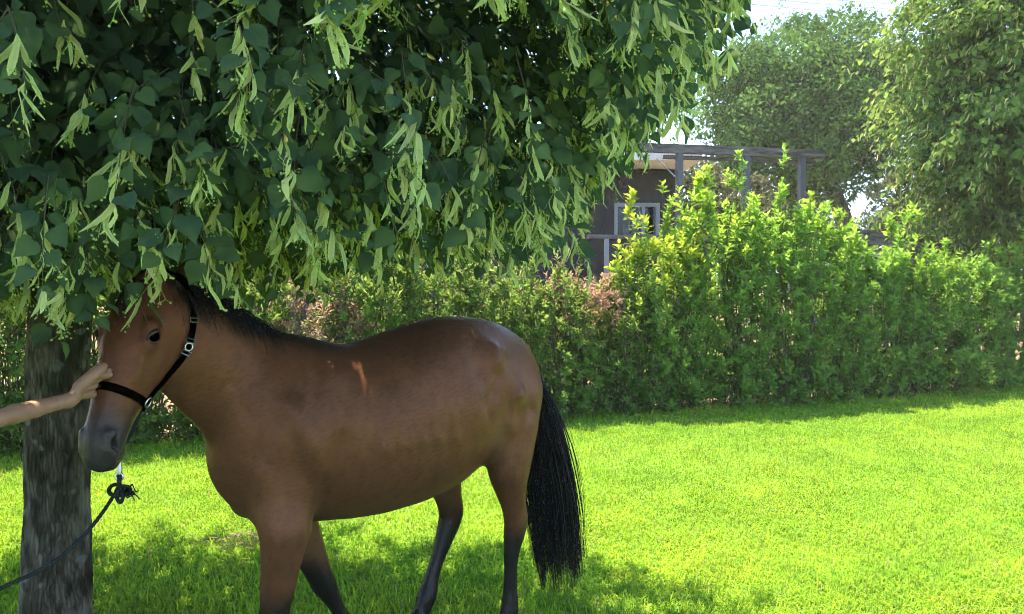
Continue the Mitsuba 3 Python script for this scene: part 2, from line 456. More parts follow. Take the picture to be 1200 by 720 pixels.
for sd in (1, -1):                                          # grooves between the muscles, the fold of the flank, ribs
    far = lambda s, z, r=.32: HX.march((s, 0, z), (0, sd, 0), 0)[0]
    def groove(pts, w, k=.03):
        P_ = [far(*q) for q in pts]
        HX.chain([(tuple(p + np.array([0, sd * .006, 0])), (0, 0, w), w) for p in P_], k=k, carve=True)
    def ridge(pts, w, k=.04):
        P_ = [far(*q) for q in pts]
        HX.chain([(tuple(p - np.array([0, sd * w * .55, 0])), (0, 0, w), w) for p in P_], k=k)
    groove([(1.225, 1.30), (1.25, 1.22), (1.27, 1.14), (1.29, 1.05)], .009)
    groove([(1.17, 1.06), (1.185, .98), (1.21, .90), (1.235, .83)], .009, .04)
    groove([(.56, 1.24), (.535, 1.12), (.515, 1.04)], .010, .04)
    groove([(.42, 1.30), (.45, 1.22), (.48, 1.14)], .006, .05)
    groove([(.26, 1.14), (.24, 1.04), (.245, .94)], .006, .05)
    ridge([(.335, .80), (.325, .74), (.315, .68)], .012, .03)
    ridge([(1.40, .70), (1.405, .60)], .012, .02)
    groove([(1.50, 1.36), (1.50, 1.26), (1.47, 1.15)], .011)
    ridge([(1.33, 1.18), (1.30, 1.10), (1.27, 1.02), (1.25, .94)], .018, .05)
    ridge([(.44, 1.31), (.455, 1.27), (.46, 1.22)], .016, .06)
    ridge([(.33, 1.12), (.37, 1.00), (.40, .92)], .034)
    for s0 in (.72, .80, .88, .96, 1.04):
        ridge([(s0, 1.12), (s0 - .02, 1.00), (s0 - .03, .90)], .010, .03)
HX.soften(1.05)
# head
hrow = lambda a, t, b, w: (tuple(hd(a, (t + b) / 2)), tuple(HB * HS * (t - b) / 2), w * HS)
HX.chain([hrow(-.005, .03, -.12, .062), hrow(.06, .052, -.155, .082), hrow(.12, .064, -.175, .094), hrow(.18, .070, -.190, .092), hrow(.23, .068, -.190, .084), hrow(.285, .062, -.172, .074), hrow(.34, .055, -.142, .066), hrow(.40, .045, -.112, .057),
          hrow(.46, .036, -.098, .053), hrow(.515, .026, -.092, .054), hrow(.558, .004, -.084, .050), hrow(.578, -.018, -.072, .040)], k=0.035)
HX.chain([hrow(.53, -.068, -.120, .036), hrow(.572, -.060, -.106, .032)], k=0.018)                                   # lower lip and chin
for sd in (1, -1):
    HX.chain([(tuple(hd(.235, -.095, sd * .052)), tuple(HB * .085), .024), (tuple(hd(.285, -.085, sd * .048)), tuple(HB * .05), .018)], k=0.03)   # jowl
    HX.chain([(tuple(hd(.155, .020, sd * .082)), tuple(HB * .026), .020), (tuple(hd(.215, .010, sd * .077)), tuple(HB * .022), .018)], k=0.022)    # brow
    HX.chain([(tuple(hd(.22, .005, sd * .080)), tuple(HB * .012), .010), (tuple(hd(.33, -.005, sd * .062)), tuple(HB * .010), .007)], k=0.02)      # facial crest
    HX.chain([(tuple(hd(.505, .004, sd * .047)), tuple(HB * .022), .014), (tuple(hd(.548, -.018, sd * .043)), tuple(HB * .024), .016)], k=0.02)    # nostril wing
    HX.chain([(tuple(hd(.513, .000, sd * .067)), tuple(HB * .010), .012), (tuple(hd(.538, -.020, sd * .065)), tuple(HB * .011), .013)], k=0.008, carve=True)
    HX.chain([(tuple(hd(.560, -.055, sd * .050)), tuple(HA * .0045), .010), (tuple(hd(.530, -.070, sd * .047)), tuple(HA * .004), .008)], k=0.006, carve=True)
    e0, e1, e2 = hd(-.005, -.05, sd * .052), hd(-.075, -.075, sd * .074), hd(-.155, -.095, sd * .070)
    HX.chain([(tuple(e0), tuple(LH * .026), .022), (tuple(e1), tuple(LH * .036), .018), (tuple((e1 + e2) / 2), tuple(LH * .028), .014), (tuple(e2), tuple(LH * .006), .005)], k=0.02)
HX.soften(.55)
horse_mesh = HX.mesh(8)


def head_coords(v):
    q = (v - POLL) / HS
    return q @ HA, q @ HB, q @ LH


def nostril(v):
    a, b, l = head_coords(v)
    x, y = (a - .528) * .8 + (b + .012) * -.6, (a - .528) * .6 + (b + .012) * .8
    y = y + 18 * x * x
    return np.clip(1.35 * np.exp(-((x / .017) ** 2 + (y / .0085) ** 2)) * (np.abs(l) > .025), 0, 1)


def mouth_line(v):
    a, b, l = head_coords(v)
    return np.where((a > .47) & (np.abs(l) > .004), b - np.interp(a, [.47, .52, .555, .59], [-.078, -.070, -.060, -.048]), 1.0)


for _ in range(2):                                          # finer skin round the nostrils and the mouth, then press them in
    fc = horse_mesh.vertices[horse_mesh.faces].mean(1)
    a_, b_, l_ = head_coords(fc)
    near = (nostril(fc) > .01) | (np.abs(mouth_line(fc)) < .014)
    near &= (a_ > .44) & (np.abs(l_) < .12)
    nv_, nf_ = trimesh.remesh.subdivide(np.array(horse_mesh.vertices), np.array(horse_mesh.faces), np.where(near)[0])
    horse_mesh = trimesh.Trimesh(nv_, nf_, process=False)
    horse_mesh.merge_vertices(digits_vertex=7)
hv = np.array(horse_mesh.vertices)
hv = hv - HX.normal(hv) * (nostril(hv) * .016 + np.exp(-(mouth_line(hv) / .0045) ** 2) * .004)[:, None]
horse_mesh = trimesh.Trimesh(hv, horse_mesh.faces, process=False)
hv = np.array(horse_mesh.vertices)


def ramp(a, b, x):
    t = np.clip((x - a) / (b - a), 0, 1)
    return t * t * (3 - 2 * t)


def horse_colour(v):
    n1, n2 = meshkit.fbm(v * 5.0, 4, 3), meshkit.fbm(v * [40, 40, 14], 3, 9)
    brown = np.array([.100, .040, .0185])[None] * (0.50 + 0.60 * n1 + 0.42 * n2)[:, None]
    s, y, z = v.T
    dark = np.array([.056, .024, .013])[None] * (0.8 + .4 * n1)[:, None]
    c = brown
    topline = ramp(1.22, 1.42, z) * ramp(1.35, 1.1, s) * 0.55                # darker along the back and croup
    c = c * (1 - topline[:, None]) + dark * topline[:, None]
    belly = ramp(.86, .70, z) * ramp(.35, .5, s) * ramp(1.3, 1.15, s) * .45
    tan = np.array([.135, .070, .037])[None]
    c = c * (1 - belly[:, None]) + tan * belly[:, None]
    flank = np.exp(-(((s - .42) / .06) ** 2 + ((z - .93) / .09) ** 2)) * .55
    c = c * (1 - flank[:, None]) + tan * flank[:, None]
    black = np.array([.008, .007, .0065])[None] * (0.75 + .6 * n2)[:, None]
    wob = (n1 - .5) * .16
    fore = (s > .8) & (z < .80)
    b = np.where(fore, ramp(.56, .44, z + wob), ramp(.60, .46, z + wob)) * (z < .8)
    b = np.where((~fore) & (y < 0), ramp(.64, .50, z + wob), b) * (z < .8)
    c = c * (1 - b[:, None]) + black * b[:, None]
    q = v - POLL
    q = q / HS
    a, bb, ll = q @ HA, q @ HB, q @ LH
    head = (a > 0.02) & (s > 1.6) & (z > .9)
    muzzle = ramp(.37, .50, a + wob * .4) * head * ramp(-.30, -.2, bb)
    c = c * (1 - muzzle[:, None]) + np.array([.036, .030, .028])[None] * muzzle[:, None]
    red = ramp(.40, .25, a) * head * ramp(-.16, -.02, bb) * .75
    c = c * (1 - red[:, None]) + np.array([.088, .031, .015])[None] * red[:, None]
    pale = np.exp(-(((a - .27) / .07) ** 2 + ((bb + .03) / .04) ** 2)) * head * .45
    c = c * (1 - pale[:, None]) + np.array([.125, .066, .037])[None] * pale[:, None]
    for sd in (1, -1):
        eye = np.exp(-(np.linalg.norm(v - hd(.190, .010, sd * .098), axis=1) / .024) ** 4) * .8
        for w in (eye,):
            c = c * (1 - w[:, None]) + np.array([.012, .010, .010])[None] * w[:, None]
    crestband = np.exp(-((z - np.interp(s, [1.05, 1.2, 1.3, 1.405, 1.49, 1.56, 1.7], [1.362, 1.385, 1.412, 1.47, 1.528, 1.566, 1.60])) / .035) ** 2) * ramp(.98, 1.12, s) * (s < 1.7) * .85
    c = c * (1 - crestband[:, None]) + np.array([.013, .011, .011])[None] * crestband[:, None]
    mouth = np.exp(-(mouth_line(v) / .004) ** 2) * .7
    nos = nostril(v)
    for w in (mouth, nos):
        c = c * (1 - w[:, None]) + np.array([.006, .005, .005])[None] * w[:, None]
    return np.clip(c, .004, 1)


def coat_grain(p, n, uv):
    return 0.0016 * mikit.fbm(p.x * 150, p.y * 150, p.z * 55, 2) + .0025 * mikit.fbm(p.x * 14, p.y * 14, p.z * 11, 3)


def hair_grain(p, n, uv):
    along, across = (p.x * .67 - p.y * .74) * 1.0, (p.x * .74 + p.y * .67)
    g = mikit.fbm(across * 60 + p.z * 20, along * 150, p.z * 130 - across * 36, 2)
    h = mikit.fbm(p.x * 7, p.y * 7, p.z * 6, 3)
    return .04 + .17 * mikit.smoothstep(.4, .75, g) + .10 * mikit.smoothstep(.4, .7, h)


scene['coat'] = {'type': 'bumpmap', 'arbitrary': mikit.proc(coat_grain, 2e-3), 'scale': 1.0,
                 'bsdf': {'type': 'blendbsdf', 'weight': mikit.proc(hair_grain), 'bsdf_0': {'type': 'principled', 'base_color': VCOL, 'roughness': 0.40, 'specular': 0.32, 'spec_tint': 0.9},
                          'bsdf_1': {'type': 'principled', 'base_color': rgb(.014, .008, .006), 'roughness': 0.45, 'specular': 0.22}}}
scene['hair'] = {'type': 'twosided', 'bsdf': {'type': 'principled', 'base_color': VCOL, 'roughness': 0.60, 'specular': 0.14}}
scene['eye'] = {'type': 'principled', 'base_color': rgb(.012, .008, .006), 'roughness': 0.06, 'specular': 0.6}
scene['eyelid'] = {'type': 'principled', 'base_color': rgb(.030, .017, .012), 'roughness': .45}
horse = 'horse'
tag(horse, 'brown bay horse with black mane, tail and lower legs standing under the tree', 'horse')
HW = T(HM.tolist())
put('horse__body', horse_mesh, 'coat', True, color=horse_colour(hv), to_world=HW)
for sd in (1, -1):
    surf = HX.march(hd(.190, .008), LH[None] * sd)[0]
    nn_ = unit(HX.normal(surf[None])[0] * .6 + LH * sd * .6 + HB * .15)
    ea_ = unit(FH * .9 + np.array([0, 0, -.28]))
    ea_ = unit(ea_ - nn_ * (ea_ @ nn_))
    eb_ = np.cross(nn_, ea_)
    eb_ = eb_ if eb_ @ HB > 0 else -eb_
    e = trimesh.creation.icosphere(3, 1.0)
    put('horse__eye', (surf - nn_ * .009 + (e.vertices * [.0235, .0165, .0155]) @ np.stack([ea_, eb_, nn_]), e.faces), 'eye', True, to_world=HW)
    for up_, rr_, out_ in ((1, .0062, .0035), (1, .0050, -.001), (-1, .0045, .001)):
        ag = np.linspace(0, np.pi, 17)
        hgt = .0185 if out_ > 0 and up_ > 0 else .0150
        lid = surf + np.cos(ag)[:, None] * ea_ * .027 + np.sin(ag)[:, None] * eb_ * up_ * hgt + nn_ * (out_ + .002 - .010 * np.cos(ag)[:, None] ** 2)
        put('horse__eyelid', tube(lid, rr_ * (.35 + .65 * np.sin(ag)), 8), 'eyelid', True, to_world=HW)


def strands(roots, dirs, lengths, seg, width, rng, fall=1.0, wave=.01, curl=None):
    """hair as three-sided tapering strands; dirs change towards falling"""
    n = len(roots)
    P = [roots]
    d = unit(dirs)
    step = lengths / seg
    ph = rng.uniform(0, 6.28, (n, 3))
    for i in range(seg):
        d = unit(d + np.array([0, 0, -1.0]) * fall / seg + (curl(P[-1], i) if curl else 0) + wave * np.sin(ph + i * 1.3))
        P.append(P[-1] + d * step[:, None])
    P = np.stack(P, 1)
    w = np.asarray(width)[:, None] * (1 - (np.arange(seg + 1) / seg)[None] ** 2 * .8)
    t = unit(np.gradient(P, axis=1))
    a = unit(np.cross(t, rng.normal(size=(n, 1, 3))))
    b = np.cross(t, a)
    ang = np.arange(3) * 2 * np.pi / 3
    v = P[:, :, None] + w[:, :, None, None] * (np.cos(ang)[:, None] * a[:, :, None] + .5 * np.sin(ang)[:, None] * b[:, :, None])
    base = (np.arange(n) * (seg + 1) * 3)[:, None, None, None]
    i, j = np.arange(seg)[None, :, None, None], np.arange(3)[None, None, :, None]
    q = np.concatenate([base + i * 3 + j, base + i * 3 + (j + 1) % 3, base + (i + 1) * 3 + (j + 1) % 3, base + (i + 1) * 3 + j], -1).reshape(-1, 4)
    return v.reshape(-1, 3), np.vstack([q[:, [0, 1, 2]], q[:, [0, 2, 3]]])


hr = np.random.default_rng(21)
# mane: rooted along the crest, short, falling to both sides
crest = np.array([[1.69, .03, 1.60], [1.635, .024, 1.588], [1.56, .016, 1.566], [1.49, .008, 1.528], [1.405, 0, 1.470], [1.30, 0, 1.412], [1.20, 0, 1.385], [1.08, 0, 1.362]])
cl = spline(crest, 400)
ci = hr.integers(0, 400, 2200)
side = np.where(hr.random(2200) < .6, 1, -1) * hr.uniform(.2, 1, 2200)
root = cl[ci] + np.stack([hr.normal(0, .006, 2200), side * .016, hr.normal(-.006, .006, 2200)], 1)
md = np.stack([-.45 + hr.normal(0, .15, 2200), side * .9, .08 + hr.normal(0, .12, 2200)], 1)
mlen = np.interp(ci, [0, 120, 260, 340, 399], [.14, .15, .13, .085, .045]) * hr.uniform(.5, 1.15, 2200) * (1 + .25 * np.sin(ci * .37) + .15 * np.sin(ci * .9))
mv = strands(root, md, mlen, 6, hr.uniform(.0012, .0026, 2200), hr, fall=2.2, wave=.02)
put('horse__mane', mv, 'hair', True, color=jitter_color([.016, .014, .016], len(mv[0]), .15, hr), to_world=HW)
# forelock between the ears
fr = hd(hr.uniform(-.01, .02, 160), hr.uniform(.0, .03, 160), hr.uniform(-.03, .03, 160))
fv = strands(fr, np.tile(HB * 1.0 + HA * .5, (160, 1)), hr.uniform(.08, .17, 160), 6, hr.uniform(.0012, .0022, 160), hr, fall=1.6, wave=.03)
put('horse__forelock', fv, 'hair', True, color=jitter_color([.016, .014, .016], len(fv[0]), .15, hr), to_world=HW)
# tail: dock plus long hair
dock = np.array([[.13, 0, 1.25], [.075, 0, 1.235], [.03, 0, 1.16], [.01, 0, 1.04], [.0, 0, .90]])
put('horse__dock', tube(spline(dock, 14), np.linspace(.032, .014, 14), 10), 'hair', True, color=np.full((14 * 10 + 2, 3), .014), to_world=HW)
dl = spline(dock, 200)
nt = 2500
ti = hr.integers(30, 200, nt)
ta = hr.uniform(0, 2 * np.pi, nt)
tr = dl[ti] + np.stack([.018 * np.cos(ta), .024 * np.sin(ta), hr.normal(0, .008, nt)], 1)
lk = (np.floor(ta / 6.2832 * 9) * 7 + np.floor(ti / 29)).astype(int)
lock = hr.normal(0, 1, (80, 4))[lk % 80]
td = np.stack([-.30 + .25 * np.cos(ta), .32 * np.sin(ta), -.75 + 0 * ta], 1) * np.array([1, 1, 1.0])
td[:, :2] += lock[:, :2] * .055
endz = hr.normal(.20, .05, nt)
endz = endz + .075 * lock[:, 2]
td[:, 1] += (hr.random(nt) < .06) * hr.uniform(.1, .45, nt)
endz = np.where(hr.random(nt) < .25, hr.uniform(.25, .8, nt), endz)
tl = (tr[:, 2] - np.maximum(endz, .1)) * 1.02
tcurl = lambda p, i: np.stack([np.where(i < 4, -.03, -.044) + 0 * p[:, 0], -.45 * (p[:, 1] * 1.0) * (i > 3), 0 * p[:, 0]], 1)
tv = strands(tr, td, tl, 11, hr.uniform(.0014, .0030, nt), hr, fall=2.8, wave=.018, curl=tcurl)
put('horse__tail', tv, 'hair', True, color=np.repeat(jitter_color([.012, .011, .011], nt, .35, hr) * (1 + .5 * (lock[:, 3:] > .8) * np.array([1.6, 1.0, .7])), 36, 0), to_world=HW)
# ------------------------------------------------------------------ foliage tools
def lens_leaf(width=.36, fold=.06, droop=.10):
    """a simple pointed leaf along +x: 4 triangles"""
    v = np.array([[0, 0, 0], [.42, width / 2, fold], [.42, -width / 2, fold], [1, 0, -droop], [.42, 0, 0.02]])
    f = np.array([[0, 4, 1], [0, 2, 4], [1, 4, 3], [4, 2, 3]])
    return v, f


def small_leaf(width=.5, droop=.1):
    """a far leaf: two triangles folded along the midrib"""
    return np.array([[0, 0, 0], [.45, width / 2, .08], [1, 0, -droop], [.45, -width / 2, .08]]), np.array([[0, 2, 1], [0, 3, 2]])


def heart_leaf(detail, rng, curl=.22):
    """linden leaf along +x, petiole end at the origin: heart-shaped, toothed, pointed"""
    t = {2: np.array([-.10, -.06, .04, .16, .28, .40, .52, .64, .74, .83, .92, 1.0]), 1: np.array([-.08, .08, .30, .55, .80, 1.0]), 0: np.array([-.06, .25, .62, 1.0])}[detail]
    w = np.interp(t, [-.10, -.06, 0.0, .10, .22, .36, .52, .68, .80, .90, 1.0], [.10, .24, .36, .45, .48, .45, .36, .24, .13, .05, .0])
    if detail == 2:
        w = w * (1 + np.where(np.arange(len(t)) % 2, .045, -.04))
    curl = curl * rng.uniform(.3, 2.0)
    z0 = -.20 * curl * 5 * np.clip(t, 0, 1) ** 2 * .6
    n = len(t)
    asym = rng.normal(0, .04)
    mid = np.stack([np.clip(t, 0, 1), 0 * t + .02 * np.sin(3 * t), z0], 1)
    lift = .15 + rng.uniform(-.12, .22)
    wavy = rng.uniform(.02, .06) * np.sin(t * 9 + rng.uniform(0, 6))
    Lf = np.stack([t, w * (1 + asym), z0 + lift * w + wavy], 1)
    Rt = np.stack([t, -w * (1 - asym), z0 + lift * w - wavy], 1)
    f = []
    for i in range(n - 1):
        f += [[i, n + i + 1, n + i], [i, i + 1, n + i + 1], [i, 2 * n + i, 2 * n + i + 1], [i, 2 * n + i + 1, i + 1]]
    v = np.vstack([mid, Lf, Rt])
    v[:, 0] -= 0
    shade = np.r_[np.full(n, 1.35), np.full(2 * n, .95)]
    f = np.array([q for q in f if np.linalg.norm(np.cross(v[q[1]] - v[q[0]], v[q[2]] - v[q[0]])) > 1e-5])
    return v, f, shade


def bract(detail, rng):
    """linden flower bract along +x: a long pale tongue, with its stalk and little round fruits"""
    t = np.linspace(0, 1, {2: 9, 1: 5, 0: 4}[detail])
    w = .5 * np.interp(t, [0, .08, .3, .6, .85, .95, 1], [.02, .07, .125, .155, .14, .085, .02]) * rng.uniform(.85, 1.2)
    bend = rng.normal(0, .20)
    tw = rng.normal(0, .5)
    n = len(t)
    z = .16 * np.sin(t * np.pi) * rng.choice([-1, 1]) + .05 * np.sin(t * 8)
    mid = np.stack([t, bend * t**2, z], 1)
    a = tw * t
    off = np.stack([0 * t, w * np.cos(a), w * np.sin(a)], 1)
    up = np.stack([0 * t, -.25 * w * np.sin(a), .25 * w * np.cos(a)], 1)
    v = np.vstack([mid, mid + off + up, mid - off + up])
    f = []
    for i in range(n - 1):
        f += [[i, n + i + 1, n + i], [i, i + 1, n + i + 1], [i, 2 * n + i, 2 * n + i + 1], [i, 2 * n + i + 1, i + 1]]
    col = np.tile(np.array([[1.0, 1.0, 1.0]]), (3 * n, 1))
    col[:n] *= .88
    parts, cols = [(v, np.array(f))], [col]
    if detail == 1:
        k = n // 2
        p0 = mid[k]
        e = p0 + np.array([.42, rng.normal(0, .10), rng.normal(0, .10)])
        parts.append(tube(np.array([p0, e]), .008, 3, False))
        cols.append(np.tile([[.75, .85, .7]], (6, 1)))
        for q in range(3):
            s = trimesh.creation.icosahedron() if q == 9 else trimesh.Trimesh([[1, 0, 0], [-1, 0, 0], [0, 1, 0], [0, -1, 0], [0, 0, 1], [0, 0, -1]], [[0, 2, 4], [2, 1, 4], [1, 3, 4], [3, 0, 4], [2, 0, 5], [1, 2, 5], [3, 1, 5], [0, 3, 5]], process=False)
            c = e + rng.normal(0, .07, 3)
            parts.append((np.asarray(s.vertices) * .038 + c, s.faces))
            cols.append(np.tile([[.72, .80, .68]], (6, 1)))
    if detail == 2:
        k = n // 2
        p0 = mid[k]
        e = p0 + np.array([.30, rng.normal(0, .10), rng.normal(0, .10)])
        parts.append(tube(np.array([p0, (p0 + e) / 2 + rng.normal(0, .02, 3), e]), .008, 3, False))
        cols.append(np.tile([[.75, .85, .7]], (9, 1)))
        for q in range(3 if detail == 2 else 2):
            c = e + np.array([rng.uniform(.08, .2), rng.normal(0, .09), rng.normal(0, .09)])
            parts.append(tube(np.array([e, c]), .006, 3, False))
            cols.append(np.tile([[.75, .85, .7]], (6, 1)))
            s = trimesh.creation.icosphere(1 if detail == 2 else 0, .036)
            parts.append((s.vertices + c, s.faces))
            cols.append(np.tile([[.72, .80, .68]], (len(s.vertices), 1)))
    v, f = cat(parts)
    return v, f, np.vstack(cols)


def frames(x, n):
    x = unit(x)
    n = unit(n - x * (n * x).sum(-1, keepdims=True))
    return np.stack([x, np.cross(n, x), n], -1)                 # columns: along, across, normal


def place(template, P, M, size, colour):
    """copies of a template as one mesh"""
    v, f = template[0], template[1]
    s = template[2] if len(template) > 2 else np.ones(len(v))
    s = s[:, None] if s.ndim == 1 else s
    V = np.einsum('nij,kj->nki', M * size[:, None, None], v) + P[:, None]
    C = colour[:, None, :] * s[None]
    F = f[None] + (np.arange(len(P)) * len(v))[:, None, None]
    return V.reshape(-1, 3), F.reshape(-1, 3), np.clip(C.reshape(-1, 3), .003, .9)


def pack(parts):
    v, f = cat([(p[0], p[1]) for p in parts])
    return (v, f), np.vstack([p[2] for p in parts])


def bark(base, light, scale=1.0):
    def fn(p, n, uv):
        m = mikit.smoothstep(.45, .7, mikit.fbm(p.x * 5 * scale + 3, p.y * 5 * scale, p.z * 2.2 * scale, 3))
        a = mikit.fbm(p.x * 34 * scale, p.y * 34 * scale, p.z * 11 * scale, 4)
        b = mikit.fbm(p.x * 7 * scale + 4, p.y * 7 * scale, p.z * 3.5 * scale, 4)
        lich = mikit.smoothstep(.64, .72, mikit.fbm(p.x * 15 * scale, p.y * 15 * scale + 9, p.z * 13 * scale, 3))
        c = mikit.mix(base, light, mikit.smoothstep(.3, .7, b)) * (0.55 + .85 * mikit.smoothstep(.33, .68, a))
        c = mikit.mix(c, [.050, .062, .022], m * .6)
        d1, d2, cr = mikit.voronoi((p.x * .85 + p.y * .5) * 70 * scale + 2.2 * mikit.fbm(p.z * 11, p.x * 22, 0, 3), p.z * 8 * scale + 1.5 * mikit.fbm(p.x * 40, p.z * 24, 5, 2))
        c = c * (.88 + .24 * cr)
        c = mikit.mix(c, [.016, .013, .010], mikit.smoothstep(.26, .0, d2 - d1) * .25)
        return mikit.mix(c, [.30, .31, .27], lich * .4)
    return fn


def bark_bump(p, n, uv):
    d1, d2, cr = mikit.voronoi((p.x * .85 + p.y * .5) * 70 + 2.2 * mikit.fbm(p.z * 11, p.x * 22, 0, 3), p.z * 8 + 1.5 * mikit.fbm(p.x * 40, p.z * 24, 5, 2))
    return .010 * mikit.smoothstep(.0, .3, d2 - d1) + .030 * mikit.fbm(p.x * 38, p.y * 38, p.z * 7, 4) + .012 * mikit.fbm(p.x * 12, p.y * 12, p.z * 16, 3)


scene['linden_bark'] = {'type': 'bumpmap', 'arbitrary': mikit.proc(bark_bump, 2e-3), 'scale': 1.0, 'bsdf': {'type': 'diffuse', 'reflectance': mikit.proc(bark([.075, .062, .042], [.175, .150, .112]))}}
scene['twig_bark'] = {'type': 'diffuse', 'reflectance': rgb(.10, .085, .055)}


def vein_leaf(p, n, uv):
    x, y = uv.x, dr.abs(uv.y - .5) * 2
    mid = mikit.smoothstep(.035, .012, y)
    side = dr.abs(dr.sin((x - y * .42) * 26))
    side = mikit.smoothstep(.16, .04, side) * mikit.smoothstep(.95, .6, y)
    g = mikit.fbm(p.x * 16, p.y * 16, p.z * 16, 2)
    c = mikit.mix([.056, .102, .055], [.108, .168, .062], mikit.smoothstep(.25, .75, g))
    return mikit.mix(c, [.11, .16, .085], dr.maximum(mid * .8, side * .45))


scene['linden_leaf'] = leafmat(.34, 0.95)
scene['linden_leaf_veined'] = {**leafmat(.34, 0.95), 'base_color': mikit.proc(vein_leaf)}
scene['linden_bract'] = leafmat(.50, 0.95)
scene['shrub_leaf'] = leafmat(.22, 1.15)
scene['far_leaf'] = leafmat(.50, 0.7)


# ------------------------------------------------------------------ the hedge: single shrubs in a row
def shrub(name, x, dy, height, rx, ry, n_stem, per_stem, leaf, young, old, label, group, top=.0, seed=0, spread=.5, dead=None, upright=.75, group_ok=True):
    r = np.random.default_rng(seed)
    base = np.array([x, hedge_y(x) + .35 + dy, 0.0])
    key = numbered(name)
    tag(key, label, 'shrub', group)
    a = r.uniform(0, 2 * np.pi, n_stem)
    q = np.sqrt(r.random(n_stem))
    tipx = np.stack([np.cos(a) * q * rx, np.sin(a) * q * ry, height * (1 - .22 * q**2) * (1.04 - .55 * r.random(n_stem) ** 1.6 + .24 * (r.random(n_stem) < .16) * (spread > .8))], 1)
    foot = np.stack([np.cos(a) * q * rx * .80, np.sin(a) * q * ry * .8, 0 * a], 1)
    ctl = np.stack([foot[:, 0] + (tipx[:, 0] - foot[:, 0]) * .75, foot[:, 1] + (tipx[:, 1] - foot[:, 1]) * .85, tipx[:, 2] * .55], 1)
    t = np.linspace(0, 1, 6)[None, :, None]
    curve = (1 - t) ** 2 * foot[:, None] + 2 * t * (1 - t) * ctl[:, None] + t**2 * tipx[:, None] + base
    curve[:, 1:-1] += r.normal(0, .03, curve[:, 1:-1].shape)
    tubes = [tube(c, np.linspace(.008, .003, 6), 4, False) for c in curve]
    put(key + '__stem', cat(tubes), 'twig_bark', True)
    # side shoots carry the leaves: short upright sprays all over and through the bush
    P, D, NN, S, Cc = [], [], [], [], []
    ns, m = n_stem * 14, per_stem
    aa = r.uniform(0, 2 * np.pi, ns)
    qq = r.random(ns) ** .38
    zz = r.random(ns) ** 1.25
    wide = np.interp(zz, [0, .12, .45, .8, 1], [.78, 1.0, 1.0, .85, .50])
    q0 = np.stack([np.cos(aa) * qq * rx * wide, np.sin(aa) * qq * ry * wide, .0 + zz * height * .84], 1)
    lump = meshkit.fbm(q0 * 1.7 + seed, 3, seed)
    q0[:, :2] *= (.55 + .85 * lump)[:, None]
    q0[:, 2] *= .80 + .4 * meshkit.fbm(np.stack([np.cos(aa), np.sin(aa), 0 * aa], 1) * 1.6 + seed, 2, seed)
    q0 = q0 + base
    k = n_stem                                          # the rest grow from the stem tips
    st = r.integers(0, n_stem, k * 3)
    q0[:k * 3] = curve[st, -2] + (curve[st, -1] - curve[st, -2]) * r.random((k * 3, 1)) * 1.0
    od = np.stack([np.cos(aa), np.sin(aa), 0 * aa], 1)
    sdir = unit(od * (1 - upright) * 1.3 + np.array([0, 0, upright]) + r.normal(0, .28, (ns, 3)))
    sdir[:k * 3] = unit(np.array([0, 0, 1.0]) + r.normal(0, .22, (k * 3, 3)))
    slen = spread * r.uniform(.14, .34, ns)
    for j in range(ns):
        u = np.linspace(.12, 1, m)
        p = q0[j] + sdir[j] * (u * slen[j])[:, None]
        az = np.arange(m) * 2.4 + r.uniform(0, 6)
        ex = unit(np.cross(sdir[j], [.3, .8, .1]))
        ey = np.cross(sdir[j], ex)
        side = np.cos(az)[:, None] * ex + np.sin(az)[:, None] * ey
        d = unit(sdir[j] * (.35 + .6 * u[:, None]) + side * 1.0 * (1.15 - .6 * u[:, None]) + r.normal(0, .22, (m, 3)))
        nn = sdir[j] - side * .5 + r.normal(0, .35, (m, 3))
        P.append(p), D.append(d), NN.append(nn)
        S.append(leaf * r.uniform(.65, 1.15, m) * (1 - .25 * u**3))
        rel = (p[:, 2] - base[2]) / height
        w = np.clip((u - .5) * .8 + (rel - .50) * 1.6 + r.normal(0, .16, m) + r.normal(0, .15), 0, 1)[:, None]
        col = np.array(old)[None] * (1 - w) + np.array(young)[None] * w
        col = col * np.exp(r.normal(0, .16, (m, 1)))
        if dead is not None:
            kk = (r.random(m) < dead * np.clip((rel - .45) * 3, 0, 1))
            col[kk] = np.array([.40, .27, .19]) * r.uniform(.6, 1.2, (kk.sum(), 1))
        Cc.append(col)
    P, D, NN, S, Cc = map(np.concatenate, (P, D, NN, S, Cc))
    keep = P[:, 2] > .04
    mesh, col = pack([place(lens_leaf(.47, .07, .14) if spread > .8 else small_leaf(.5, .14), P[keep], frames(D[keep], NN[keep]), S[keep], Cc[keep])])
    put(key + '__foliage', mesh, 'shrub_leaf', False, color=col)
    labels[key + '__foliage'] = {'kind': 'stuff'}
    return key


